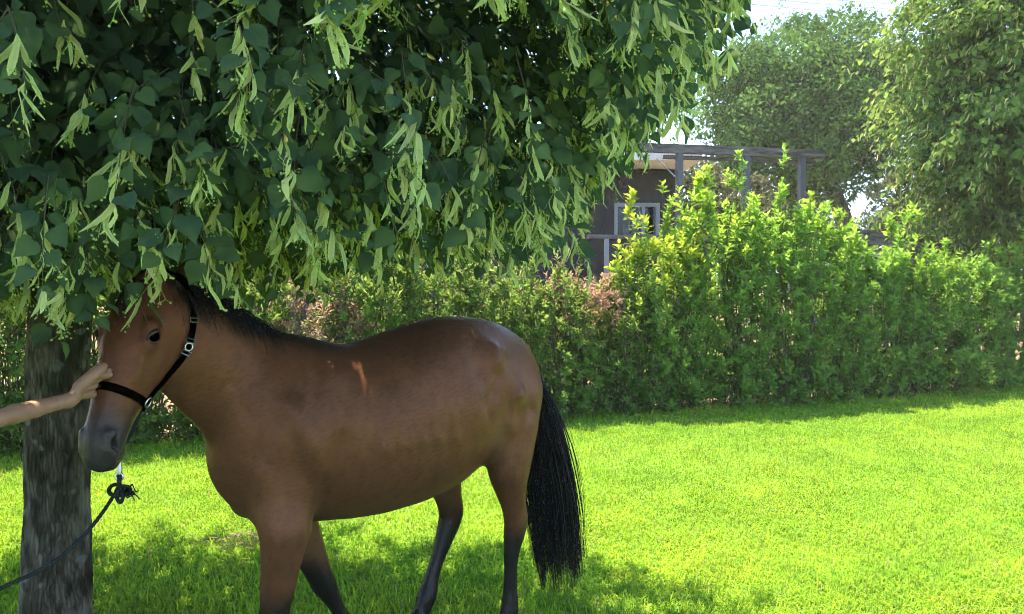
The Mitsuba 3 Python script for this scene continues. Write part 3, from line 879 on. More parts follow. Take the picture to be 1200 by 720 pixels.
LIME, MIDG, DARKG, IVY = [.42, .52, .050], [.095, .155, .030], [.165, .29, .055], [.075, .120, .035]
BR, IV = 'tall bright laurel-like shrubs of the right hedge', 'dense darker shrubs of the left hedge'
hx = lambda px: ((px - 600) / F_PX * 8.9) / (1 - .352 * (px - 600) / F_PX)       # where the hedge line is seen
for i, (x, h, rx, lab) in enumerate([(hx(775), 2.35, .62, 'yellow-green shrub with pointed shoots before the porch wall, leftmost of the tall bright ones'),
                                    (hx(845), 2.85, .62, 'tall bright green shrub whose top shoots reach the porch posts'),
                                    (hx(905), 2.75, .60, 'bright green upright shrub below the right end of the porch beam'),
                                    (hx(965), 2.6, .60, 'bright green shrub with tall shoots below the trunk of the far tree'),
                                    (hx(1030), 2.08, .62, 'green leafy shrub in front of the timber shelter'),
                                    (hx(1090), 2.2, .58, 'bright green shrub with loose top shoots beside the dark crown of the right tree'),
                                    (hx(1145), 1.92, .66, 'low green shrub under the dark crown of the right tree'),
                                    (hx(1215), 1.95, .70, 'green shrub at the right edge of the hedge')]):
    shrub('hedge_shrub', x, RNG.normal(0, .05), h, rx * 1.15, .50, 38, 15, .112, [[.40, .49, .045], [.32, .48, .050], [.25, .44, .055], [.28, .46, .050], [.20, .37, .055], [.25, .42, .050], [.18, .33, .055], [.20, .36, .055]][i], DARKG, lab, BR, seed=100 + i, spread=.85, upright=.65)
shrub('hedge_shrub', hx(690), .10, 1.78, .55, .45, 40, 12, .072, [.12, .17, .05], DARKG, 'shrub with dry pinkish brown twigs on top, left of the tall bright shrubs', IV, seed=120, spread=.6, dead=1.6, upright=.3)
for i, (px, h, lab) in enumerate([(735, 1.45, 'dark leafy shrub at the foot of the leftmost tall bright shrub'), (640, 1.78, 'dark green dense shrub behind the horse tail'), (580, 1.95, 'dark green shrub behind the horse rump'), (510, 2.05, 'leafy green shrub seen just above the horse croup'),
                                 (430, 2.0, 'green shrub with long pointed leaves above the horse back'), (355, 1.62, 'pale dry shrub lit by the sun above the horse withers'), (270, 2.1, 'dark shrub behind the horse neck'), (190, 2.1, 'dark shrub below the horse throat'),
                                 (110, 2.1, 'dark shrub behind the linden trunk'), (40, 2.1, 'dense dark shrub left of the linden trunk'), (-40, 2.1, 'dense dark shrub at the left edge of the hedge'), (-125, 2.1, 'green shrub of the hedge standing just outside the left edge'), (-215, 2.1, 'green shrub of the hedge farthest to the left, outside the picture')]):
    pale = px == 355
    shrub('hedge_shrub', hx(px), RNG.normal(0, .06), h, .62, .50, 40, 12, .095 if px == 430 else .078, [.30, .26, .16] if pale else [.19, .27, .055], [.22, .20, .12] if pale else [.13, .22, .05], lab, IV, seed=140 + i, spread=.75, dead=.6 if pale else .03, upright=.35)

# dry leaves lying under the hedge
lr = np.random.default_rng(77)
lx = lr.uniform(-6.5, 9.5, 5200)
lp = np.stack([lx, hedge_y(lx) + .12 + np.abs(lr.normal(0, .42, 5200)), lr.uniform(.0, .05, 5200)], 1)
lm, lc = pack([place(small_leaf(.5), lp, frames(lr.normal(0, 1, lp.shape) * [1, 1, .25], lr.normal(0, .5, lp.shape) + [0, 0, 1.0]), lr.uniform(.04, .09, 5200), jitter_color([.17, .125, .08], 5200, .25, lr))])
tag(put('leaf_litter', lm, 'grass_blade', False, color=lc), 'dry tan leaf litter lying under the hedge', 'leaf litter', kind='stuff')
# ------------------------------------------------------------------ background
def mat(key, *c, rough=.6):
    scene[key] = {'type': 'principled', 'base_color': rgb(*c), 'roughness': rough, 'specular': .3}
    return key


def cladding(p, n, uv):
    g = mikit.fbm(p.x * 22, p.y * 3, p.z * 2.2, 3)
    return mikit.mix([.020, .017, .016], [.038, .032, .029], g)


def weathered(p, n, uv):
    g = mikit.fbm(p.x * 3, p.y * 12, p.z * 16, 4)
    return mikit.mix([.07, .063, .056], [.17, .155, .14], mikit.smoothstep(.25, .75, g))


scene['cladding'] = {'type': 'principled', 'base_color': mikit.proc(cladding), 'roughness': .6, 'specular': .3}
scene['weathered_wood'] = {'type': 'diffuse', 'reflectance': mikit.proc(weathered)}
mat('grey_post', .09, .094, .10)
mat('white_trim', .22, .235, .25, rough=.45)
mat('roof_white', .75, .76, .78)
scene['window_glass'] = {'type': 'thindielectric', 'int_ior': 1.28}
mat('dark_room', .02, .02, .022)
hs = tag('house', 'dark brown timber house with a white-framed window behind the hedge', 'house')
put('house__wall', cat([box(-7, 2.06, 15.9, 16.1, 0, 3.85), box(2.98, 3.3, 15.9, 16.1, 0, 3.85), box(2.06, 2.98, 15.9, 16.1, 0, 2.46), box(2.06, 2.98, 15.9, 16.1, 3.18, 3.85), box(3.1, 3.3, 16.1, 22, 0, 3.85), box(-7, 3.1, 22, 22.2, 0, 3.85), box(-7, -6.8, 16.1, 22, 0, 3.85)]), 'cladding')
for x in np.arange(-6.6, 3.2, .6):
    if 2.0 < x < 3.05:
        continue
    put('house__wall__board', box(x, x + .045, 15.875, 15.898, .1, 3.84), 'cladding')
put('house__window', cat([box(2.06, 2.13, 15.86, 15.95, 2.46, 3.18), box(2.90, 2.98, 15.86, 15.95, 2.46, 3.18), box(2.13, 2.90, 15.86, 15.95, 3.10, 3.18), box(2.13, 2.90, 15.86, 15.95, 2.46, 2.53), box(2.62, 2.68, 15.87, 15.94, 2.53, 3.10)]), 'white_trim')
put('house__window__pane', (np.array([[2.13, 15.92, 2.53], [2.90, 15.92, 2.53], [2.90, 15.92, 3.10], [2.13, 15.92, 3.10]]), [[0, 1, 2, 3]]), 'window_glass')
put('house__floor', box(-6.8, 3.1, 16.1, 22, 1.2, 1.4), 'dark_room')
put('house__roof', box(-7.5, 3.55, 14.75, 22.6, 3.87, 4.02), 'roof_white')
pv = tag('porch', 'weathered porch frame of grey posts and one long beam beside the house', 'porch')
b0, b1 = np.array([1.5, 14.1, 4.10]), np.array([5.95, 15.1, 4.10])
mb = box(-.02, np.linalg.norm(b1 - b0), -.05, .05, -.16, 0)
ang = math.atan2(1.0, 4.55)
RZ = lambda a: T().rotate([0, 0, 1], math.degrees(a))
put('porch__beam', mb, 'weathered_wood', to_world=T().translate(b0.tolist()) @ RZ(ang))
put('porch__beam', box(-.02, 3.1, -.03, .03, -.25, -.18), 'weathered_wood', to_world=T().translate((b0 + [1.3, .40, 0]).tolist()) @ RZ(ang))
for px, zb in ((795, 1.0), (873, 1.0), (938, 1.0)):
    k = (px - 600) / F_PX
    s = (k * b0[1] - b0[0]) / ((b1 - b0)[0] - k * (b1 - b0)[1])
    p = b0 + (b1 - b0) * s
    put('porch__post', box(-.055, .055, -.055, .055, zb, 3.938), 'grey_post', to_world=T().translate([p[0], p[1], 0]) @ RZ(ang))
put('porch__parapet', box(-.1, 2.35, -.04, .04, .6, 2.36), 'cladding', to_world=T().translate([b0[0], b0[1] + .05, 0]) @ RZ(ang))
put('porch__parapet_cap', box(-.14, 2.40, -.09, .09, 2.364, 2.44), 'weathered_wood', to_world=T().translate([b0[0], b0[1] + .05, 0]) @ RZ(ang))
put('porch__post', box(-.035, .035, -.035, .035, .3, 2.355), 'white_trim', to_world=T().translate([1.68, 13.98, 0]) @ RZ(ang))
put('porch__brace', tube(np.array([at(770, 186, 14.6), at(791, 207, 14.35)]), .014, 6), 'white_trim', True)
# timber shelter at the right
sh = tag('timber_shelter', 'low weathered timber shelter with stacked boards behind the right hedge', 'shelter')
for (x0, y0, x1, y1, d0, d1, th) in ((935, 262, 1125, 292, 13.2, 15.2, .07), (960, 275, 1130, 296, 12.9, 14.6, .06), (955, 300, 1080, 304, 12.9, 14.2, .05)):
    a, b = at(x0, y0, d0), at(x1, y1, d1)
    L = np.linalg.norm(b - a)
    m = box(0, L, -.04, .04, -th, th)
    put('timber_shelter__rail', m, 'weathered_wood', to_world=T().translate(a.tolist()) @ RZ(math.atan2(b[1] - a[1], b[0] - a[0])) @ T().rotate([0, 1, 0], -math.degrees(math.asin((b[2] - a[2]) / L))))
for px, d, top in ((958, 13.25, 2.45), (1006, 13.4, 2.35), (1075, 14.4, 2.3)):
    p = at(px, 300, d)
    put('timber_shelter__post', box(p[0] - .06, p[0] + .06, p[1] - .06, p[1] + .06, 0, top), 'grey_post')
for k in range(5):
    p = at(985, 292, 13.9)
    put('timber_shelter__board', box(p[0] - .75 + .06 * k, p[0] + .75 + .04 * k, p[1] + .02 * k, p[1] + .5 + .02 * k, 1.80 + k * .075, 1.865 + k * .075), 'roof_white' if k % 2 else 'weathered_wood')
put('timber_shelter__post', box(at(985, 292, 13.9)[0] - .6, at(985, 292, 13.9)[0] + .6, at(985, 292, 13.9)[1] + .05, at(985, 292, 13.9)[1] + .45, 0, 1.79), 'weathered_wood')
# power lines
mat('cable', .05, .05, .055)
for k, (ya, yb) in enumerate(((6, 20), (-2, 12), (-8, 6))):
    a, b = at(860, ya - 3, 46), at(1090, yb + 1, 60)
    d = (b - a)
    pts = np.array([a + d * t + np.array([0, 0, 1.2 * (t + 1) * (t - 2) * .35 + .84]) for t in np.linspace(-1, 2, 25)])
    tag(put('power_line', tube(pts, .020, 5), 'cable', True), ('lowest', 'middle', 'highest')[k] + ' of the three thin power lines in the sky', 'power line', 'power lines in the sky')


def cr_top(r):
    return r[2] * .35


def far_tree(name, base, crown_c, crown_r, n, leaf, col, label, trunk_r=.25, seed=0, clumps=60, group=None, lumpy=.9):
    r = np.random.default_rng(seed)
    key = numbered(name)
    tag(key, label, 'tree', group)
    base, cc, cr = np.array(base, float), np.array(crown_c, float), np.array(crown_r, float)
    path = np.array([base, base + [.0, 0, cc[2] * .45] + r.normal(0, .05, 3) * [1, 1, 0], base * .25 + np.array([cc[0], cc[1], cc[2]]) * .75 + [0, 0, cc[2] * .1], cc + [0, 0, cr_top(crown_r)]])
    put(key + '__trunk', tube(spline(path, 12), np.linspace(trunk_r, trunk_r * .3, 12), 9), 'linden_bark', True)
    d = unit(r.normal(size=(clumps, 3)))
    cl = cc + d * cr * (r.random((clumps, 1)) ** .33) * .84
    rad = cr.mean() * r.uniform(.16, .34, clumps)
    bt = [tube(np.array([cc * .6 + np.array([cc[0], cc[1], base[2] + .3 * cc[2]]) * .4, (cc + c) / 2 + r.normal(0, .15, 3), c]), [trunk_r * .4, trunk_r * .2, .03], 5, False) for c in cl]
    put(key + '__branch', cat(bt), 'linden_bark', True)
    labels[key + '__branch'] = {'kind': 'stuff'}
    per = n // clumps
    dd = unit(r.normal(size=(clumps, per, 3)) + np.array([0, 0, .25]))
    P = (cl[:, None] + dd * (rad[:, None, None] * (r.random((clumps, per, 1)) ** .22)) * np.array([1.15, 1.15, .8])).reshape(-1, 3)
    dd = dd.reshape(-1, 3)
    M = frames(r.normal(size=P.shape) + np.array([0, 0, -.5]), dd * .7 + r.normal(0, .6, P.shape) + np.array([0, 0, .5]))
    tone = np.repeat(np.exp(r.normal(0, .16, clumps)), per)
    C = np.array(col)[None] * tone[:, None] * np.exp(r.normal(0, .2, (len(P), 1)))
    mesh, c = pack([place(small_leaf(.62), P, M, leaf * r.uniform(.6, 1.25, len(P)), C)])
    put(key + '__crown', mesh, 'far_leaf', False, color=c)
    labels[key + '__crown'] = {'kind': 'stuff'}
    return key


TR = 'trees far behind the house'
bt = at(995, 262, 26)
far_tree('oak_tree', [bt[0], 26, 0], [at(948, 120, 26)[0], 26, 7.0], [3.9, 3.0, 3.75], 72000, .155, [.095, .18, .045], 'large dark green tree with a thick trunk far behind the porch', .40, 31, 110, TR)
far_tree('olive_tree', [at(835, 300, 20)[0], 20.5, 0], [at(840, 240, 20)[0], 20.5, 3.2], [2.1, 1.4, 1.9], 13000, .12, [.13, .14, .065], 'small pale olive green tree between the porch posts', .10, 32, 40, TR)
far_tree('olive_tree', [at(1068, 300, 22)[0], 22, 0], [at(1062, 240, 22)[0], 22, 3.5], [1.25, 1.2, 1.5], 7000, .12, [.12, .145, .060], 'small grey-green tree right of the far trunk', .10, 33, 34, TR)
far_tree('bushy_tree', [at(905, 300, 32)[0], 33, 0], [at(895, 300, 32)[0], 33, 3.6], [3.2, 2, 2.8], 13000, .16, [.08, .11, .045], 'round bush below the crown of the large far tree', .12, 34, 36, TR)
far_tree('bushy_tree', [at(1010, 300, 44)[0], 45, 0], [at(1000, 300, 44)[0], 45, 2.6], [6.5, 2, 3.4], 13000, .22, [.08, .11, .045], 'low distant bush right behind the far trunk', .12, 35, 36, TR)
far_tree('bushy_tree', [at(1110, 300, 34)[0], 34, 0], [at(1110, 300, 34)[0], 34, 3.0], [3.4, 2, 2.6], 9000, .18, [.08, .11, .045], 'distant bush behind the timber shelter', .12, 36, 36, TR)
far_tree('bushy_tree', [at(1200, 300, 24)[0], 24, 0], [at(1200, 300, 24)[0], 24, 3.5], [3.0, 2, 3.0], 9000, .18, [.08, .11, .045], 'tall distant bush at the right edge behind the right tree', .12, 37, 36, TR)
# ------------------------------------------------------------------ linden trees
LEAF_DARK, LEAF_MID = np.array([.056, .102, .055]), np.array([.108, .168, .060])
BRACT = np.array([.62, .70, .25])


def linden(key_name, label, centre, semi, floor, trunk_base, trunk_r, n_twig, n_fill, leaf_size, hero, seed, front, detail, LEAF_DARK=LEAF_DARK, LEAF_MID=LEAF_MID, BRACT=BRACT):
    r = np.random.default_rng(seed)
    key = numbered(key_name)
    tag(key, label, 'tree')
    centre, semi = np.array(centre, float), np.array(semi, float)
    tb_ = np.array(trunk_base, float)
    # trunk with root flare and slight unevenness
    zs = np.linspace(-.05, centre[2] + .2, 200 if hero else 46)
    sides = 120 if hero else 30
    th = np.arange(sides) * 2 * np.pi / sides
    Z, TH = np.meshgrid(zs, th, indexing='ij')
    lean = np.stack([np.interp(zs, [0, 1.2, 3], [0, .04, .10]) * 1.0, np.interp(zs, [0, 3], [0, .05])], 1)
    rad = trunk_r * (1 + .30 * np.exp(-Z / .16) - .10 * Z / 3) * (1 + .03 * np.sin(3 * TH + Z) + .02 * np.sin(5 * TH - 2 * Z))
    cp = np.stack([np.cos(TH) * 2.2, np.sin(TH) * 2.2, Z * 2.4], -1)
    rad = rad * (0.86 + .24 * meshkit.fbm(cp, 4, seed) + .07 * meshkit.fbm(cp * [6, 6, 1.6], 3, seed + 2) + .075 * np.abs(meshkit.fbm(cp * [11, 11, 1.5] + 2, 3, seed + 4) - .5) + .10 * np.clip(meshkit.noise(cp * [1.3, 1.3, 1.6] + 3, 5) - .62, 0, 1))
    tv = np.stack([tb_[0] + lean[:, :1] + rad * np.cos(TH), tb_[1] + lean[:, 1:] + rad * np.sin(TH), Z], -1).reshape(-1, 3)
    i, j = np.meshgrid(np.arange(len(zs) - 1), np.arange(sides), indexing='ij')
    tf = np.stack([i * sides + j, i * sides + (j + 1) % sides, (i + 1) * sides + (j + 1) % sides, (i + 1) * sides + j], -1).reshape(-1, 4)
    put(key + '__trunk', (tv, tf), 'linden_bark', True)
    top = np.array([tb_[0] + .08, tb_[1] + .04, 0])
    for k in range(11):
        a = k * 2.4 + .4
        z0 = 1.9 + .16 * k
        tip = centre + np.array([math.cos(a) * semi[0] * .82, math.sin(a) * semi[1] * .82, (k / 10 - .55) * semi[2] * 1.1])
        s = top + np.array([0, 0, z0])
        put(key + '__branch', tube(spline(np.array([s, s * .55 + tip * .45 + np.array([0, 0, .25]), tip]), 10), np.linspace(.055, .012, 10) * trunk_r / .13, 7), 'linden_bark', True)
    # twigs on the crown's shell
    n = n_twig * 3
    d = unit(r.normal(size=(n, 3)))
    w = np.clip(.35 + .65 * (d @ unit(np.array(front, float))) + .25, .22, 1)
    d = d[r.random(n) < w][:n_twig]
    n = len(d)
    e = 2.7
    rr = 1 / ((np.abs(d) ** e).sum(1)) ** (1 / e)
    bump = .80 + .40 * meshkit.fbm(d * 2.6 + 7, 3, seed + 1) if hero else .58 + .82 * meshkit.fbm(d * 3.6 + 7, 2, seed + 1)
    depth = 1 - .42 * r.random(n) ** 1.7
    P0 = centre + d * semi * (rr * bump * depth)[:, None]
    fl = floor + hero * .07 * np.clip((P0[:, 0] + 1.1) * 3, -1, 1) - hero * .10 * (P0[:, 0] < -.75) * (P0[:, 1] < 2.4) + hero * .95 * np.clip((P0[:, 0] - .02) / .75, 0, 1) ** 1.1
    low = P0[:, 2] < fl + .30
    P0[low, 2] = fl[low] + .28 + .38 * r.random(low.sum()) ** 1.3
    out = unit(d / semi)
    out[low] = unit(out[low] * [1, 1, .2] + [0, 0, -.35])
    L = r.uniform(.22, .48, n) * leaf_size / .08
    nseg = 6
    dirs = unit(out * .9 + r.normal(0, .45, (n, 3)))
    pts = [P0]
    for k in range(nseg):
        dirs = unit(dirs + np.array([0, 0, -.20]) + r.normal(0, .08, (n, 3)))
        pts.append(pts[-1] + dirs * (L / nseg)[:, None])
    pts = np.stack(pts, 1)
    # leaves, alternate along each twig
    nl = 9
    u = (np.arange(nl)[None] + r.uniform(.1, .9, (n, nl))) / nl * nseg
    i = np.clip(u.astype(int), 0, nseg - 1)
    rows = np.arange(n)[:, None]
    Pn = pts[rows, i] + (pts[rows, i + 1] - pts[rows, i]) * (u - i)[..., None]
    ax = unit(pts[rows, i + 1] - pts[rows, i])
    sd = unit(np.cross(ax, np.array([0, 0, 1.0]) + r.normal(0, .3, (n, nl, 3)))) * np.where(np.arange(nl) % 2, 1, -1)[None, :, None]
    X = unit(ax * .35 + sd * .65 + np.array([0, 0, -.45]) + out[:, None] * .15 + r.normal(0, .25, (n, nl, 3)))
    N = np.array([0, 0, 1.0]) + out[:, None] * .55 + r.normal(0, .55, (n, nl, 3))
    S = leaf_size * r.uniform(.55, 1.15, (n, nl))
    pet = unit(sd + np.array([0, 0, -.2])) * (S * .38)[..., None]
    Pl = (Pn + pet).reshape(-1, 3)
    X, N, S = X.reshape(-1, 3), N.reshape(-1, 3), S.ravel()
    tl = (r.random(n) * .7)[:, None] + r.normal(0, .2, (n, nl))
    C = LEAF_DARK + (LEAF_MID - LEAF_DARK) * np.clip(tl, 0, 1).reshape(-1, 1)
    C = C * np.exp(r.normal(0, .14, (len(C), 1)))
    # filler leaves inside the crown
    df = unit(r.normal(size=(n_fill, 3)))
    Pf = centre + df * semi * (.85 / ((np.abs(df) ** e).sum(1)) ** (1 / e) * r.random(n_fill) ** .4)[:, None]
    ff = floor + hero * .95 * np.clip((Pf[:, 0] - .02) / .75, 0, 1) ** 1.1
    lf = Pf[:, 2] < ff + .3
    Pf[lf, 2] = (ff + .25 + .5 * r.random(len(ff)))[lf]
    Xf, Nf = r.normal(0, .6, Pf.shape) + np.array([0, 0, -.5]), r.normal(0, .4, Pf.shape) + np.array([0, 0, 1.0])
    Sf = leaf_size * r.uniform(.9, 1.5, n_fill)
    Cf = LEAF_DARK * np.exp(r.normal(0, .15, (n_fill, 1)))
    # bracts
    nb = 10 if hero else 2
    hasb = r.random(n) < .95 * np.clip((1.25 - (1 - depth) * 3.2), 0, 1)
    ub = nseg * (1 - .62 * r.random((n, nb)) ** 1.6) * .999
    ib = np.clip(ub.astype(int), 0, nseg - 1)
    Pb = pts[rows, ib] + (pts[rows, ib + 1] - pts[rows, ib]) * (ub - ib)[..., None]
    gd = out * .25 + r.normal(0, .16, (n, 3))
    Xb = np.array([0, 0, -1.0]) + gd[:, None] + r.normal(0, .24, (n, nb, 3))
    Nb = out[:, None] * .6 + r.normal(0, .6, (n, nb, 3))
    sel = (hasb[:, None] & (r.random((n, nb)) < .85)).ravel()
    Pb, Xb, Nb = Pb.reshape(-1, 3)[sel], Xb.reshape(-1, 3)[sel], Nb.reshape(-1, 3)[sel]
    Sb = leaf_size * r.uniform(.95, 1.65 if hero else 1.15, len(Pb))
    Cb = BRACT * np.exp(r.normal(0, .13, (len(Pb), 1))) * (1 + r.normal(0, .06, (len(Pb), 3)))

    def clear(P, s):
        """away from the horse and from the camera's own place, with gaps for ear, eye and sun fleck"""
        q = (P - HM[:3, 3]) @ HM[:3, :3]
        ok = np.ones(len(P), bool)
        ok &= HX.value(q) > s * .45
        ok &= np.linalg.norm(q - (hd(-.09, -.08, .07) + [0, .04, 0]), axis=1) > .10 + s * .3
        ear = hworld(hd(-.07, -.07, .07))
        tw_ = np.clip((P - ear) @ unit(np.array([.37, -.93, -.02])), 0, 1.2)  # leaves cleared along the sight line so the ear shows
        ok &= np.linalg.norm(P - ear - np.outer(tw_, unit(np.array([.37, -.93, -.02]))), axis=1) > .035 + s * .35
        eye_ = hworld(hd(.19, .01, .11))
        te_ = np.clip((P - eye_) @ unit(np.array([.41, -.91, .07])), 0, 1.2)  # likewise a gap towards the viewpoint for the eye
        ok &= np.linalg.norm(P - eye_ - np.outer(te_, unit(np.array([.41, -.91, .07]))), axis=1) > .030 + s * .45
        for px, py, lat, rr_ in ((423, 445, .27, .020), (418, 433, .26, .020), (414, 424, .2, .012)):
            o_ = look_px(px, py)
            line = np.array([0, 0, CAM_H]) + o_ * np.linspace(2, 4, 700)[:, None]
            sp = line[np.argmax(HX.value((line - HM[:3, 3]) @ HM[:3, :3]) < 0)]     # a fleck of sun on the coat: a small gap in the leaves above it
            rel = P - sp
            ok &= (np.linalg.norm(rel - np.outer(rel @ SUN, SUN), axis=1) > rr_ + s * .35) | (rel @ SUN < 0)
        return ok & (np.linalg.norm(P - [0, 0, CAM_H], axis=1) > 1.25) & (np.linalg.norm(P - [-1.62, 1.74, 1.62], axis=1) > .27)

    back = ((Pb[:, 1] > centre[1] + .3) | (Pb[:, 2] > centre[2] + .25)) & (r.random(len(Pb)) < .65) & hero
    ml, mf, mb = clear(Pl, S), clear(Pf, Sf), clear(Pb + unit(Xb) * Sb[:, None] * .5, Sb * .6) & ~back
    Pl, X, N, S, C = Pl[ml], X[ml], N[ml], S[ml], C[ml]
    Pf, Xf, Nf, Sf, Cf = Pf[mf], Xf[mf], Nf[mf], Sf[mf], Cf[mf]
    Pb, Xb, Nb, Sb, Cb = Pb[mb], Xb[mb], Nb[mb], Sb[mb], Cb[mb]
    Ml, Mb = frames(X, N), frames(Xb, Nb)

    def biggest(P, S, count):
        q = P - [0, 0, CAM_H]
        z = q[:, 1] * math.cos(PITCH) - q[:, 2] * math.sin(PITCH)
        x = 600 + F_PX * q[:, 0] / np.maximum(z, .1)
        y = 360 + F_PX * (-q[:, 1] * math.sin(PITCH) - q[:, 2] * math.cos(PITCH)) / np.maximum(z, .1)
        vis = (z > .3) & (x > -10) & (x < 1210) & (y > -20) & (y < 740)
        size = np.where(vis, S / np.maximum(z, .3), 0)
        cell = (x // 22).astype(int) * 1000 + (y // 22).astype(int)
        order = np.argsort(z)
        seen, first = set(), []
        for k in order:
            if vis[k] and cell[k] not in seen:
                seen.add(cell[k])
                first.append(k)
        first = np.array(first)
        return first[np.argsort(-size[first])][:count]

    crown = key + '__crown'
    if hero:
        hl, hb = biggest(Pl, S, 290), biggest(Pb, Sb, 290)
        lt, bt_ = [heart_leaf(2, r) for _ in range(12)], [bract(2, r) for _ in range(6)]
        lp, bp = [], []
        for t in lt:
            lp.append(mikit.ply((t[0], t[1]), 'linden_leaf_veined', True, uv=np.stack([np.clip(t[0][:, 0], 0, 1), t[0][:, 1] + .5], 1)))
        for t in bt_:
            for q in (.85, 1.0, 1.15):
                bp.append(mikit.ply((t[0], t[1]), 'linden_bract', True, color=np.clip(BRACT[None] * q * t[2], .003, .9)))
        for name, idx, P, M, S_, plys in (('leaf', hl, Pl, Ml, S, lp), ('flower_bract', hb, Pb, Mb, Sb, bp)):
            for n_, k in enumerate(idx):
                W = np.eye(4)
                W[:3, :3], W[:3, 3] = M[k] * S_[k], P[k]
                scene[f'{crown}__{name}' + (f'_{n_:03d}' if n_ else '')] = {**plys[int(r.integers(len(plys)))], 'to_world': T(W.tolist())}
        keep_l, keep_b = np.ones(len(Pl), bool), np.ones(len(Pb), bool)
        keep_l[hl], keep_b[hb] = False, False
    else:
        keep_l, keep_b = np.ones(len(Pl), bool), np.ones(len(Pb), bool)
    parts = []
    tv_ = [heart_leaf(detail, r) for _ in range(4)]
    pick = r.integers(0, 4, len(Pl))
    if hero:                                                # leaves at the back and deep inside are simpler
        deep = (np.repeat(depth, nl)[ml] < .88) | (Pl[:, 1] > 3.0) | (Pl[:, 2] > 2.9)
        pick[deep] += 4
        tv_ += [heart_leaf(0, r) for _ in range(4)]
    else:
        tv_ = [small_leaf(.85, .18)] * 4
    for q in range(len(tv_)):
        m = keep_l & (pick == q)
        parts.append(place(tv_[q], Pl[m], Ml[m], S[m], C[m]))
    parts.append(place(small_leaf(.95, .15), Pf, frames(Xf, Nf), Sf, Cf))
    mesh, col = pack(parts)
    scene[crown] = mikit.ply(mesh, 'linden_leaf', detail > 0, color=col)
    labels[crown] = {'kind': 'stuff'}
    parts = []
    bv = [bract(detail, r) for _ in range(5)]
    pick = r.integers(0, 5, len(Pb))
    if hero:                                                # at the back: the bare tongue
        pick[(Pb[:, 1] > 3.0) | (Pb[:, 2] > 2.9)] += 5
        bv += [bract(0, r) for _ in range(5)]
    for q in range(len(bv)):
        m = keep_b & (pick == q)
        parts.append(place(bv[q], Pb[m], Mb[m], Sb[m], Cb[m]))
    mesh, col = pack(parts)
    scene[crown + '__blossom'] = mikit.ply(mesh, 'linden_bract', True, color=col)
    labels[crown + '__blossom'] = {'kind': 'stuff'}
    tw = [tube(p[::3], np.linspace(.0032, .0012, 3) * leaf_size / .08, 3, False) for p in pts]
    scene[crown + '__twig'] = mikit.ply(cat(tw), 'twig_bark', True)
    labels[crown + '__twig'] = {'kind': 'stuff'}
    print(key, 'leaves', len(Pl), 'fill', len(Pf), 'bracts', len(Pb))
    return key


linden('linden_tree', 'near linden tree with pale hanging flower bracts, the horse standing beneath it', (-1.98, 3.55, 3.05), (2.85, 2.15, 1.75), 1.56, (-2.03, 3.42, 0), .125, 5900, 26000, .063, True, 11, (.35, -.75, -.35), 1)
linden('linden_tree', 'right linden tree with a dark lower crown rising behind the hedge', (10.1, 14.0, 4.9), (3.1, 2.5, 3.1), 1.95, (10.1, 14.0, 0), .14, 3800, 17000, .140, False, 12, (-.45, -.85, .1), 0,
       np.array([.085, .16, .042]), np.array([.24, .36, .07]), np.array([.50, .54, .20]))
# ------------------------------------------------------------------ halter and lead rope
mat('webbing', .042, .050, .052, rough=.75)
scene['steel'] = {'type': 'roughconductor', 'material': 'Cr', 'alpha': .22}


def strap(pts, nrm, width, thick, closed=False):
    p, n = np.asarray(pts, float), unit(nrm)
    t = np.roll(p, -1, 0) - np.roll(p, 1, 0) if closed else np.gradient(p, axis=0)
    t = unit(t)
    s = unit(np.cross(n, t))
    n = np.cross(t, s)
    prof = [(-.5, 0), (-.46, 1), (.46, 1), (.5, 0)]
    v = np.stack([p + s * (a * width) + n * (b * thick) for a, b in prof], 1)
    m, k = len(p), 4
    i = np.arange(m if closed else m - 1)[:, None]
    j = np.arange(k)[None]
    q = np.stack([i * k + j, i * k + (j + 1) % k, ((i + 1) % m) * k + (j + 1) % k, ((i + 1) % m) * k + j], -1).reshape(-1, 4)
    f = np.vstack([q[:, [0, 1, 2]], q[:, [0, 2, 3]]])
    if not closed:
        f = np.vstack([f, [[0, 1, 2], [0, 2, 3]], np.array([[0, 2, 1], [0, 3, 2]]) + (m - 1) * k])
    return v.reshape(-1, 3), f


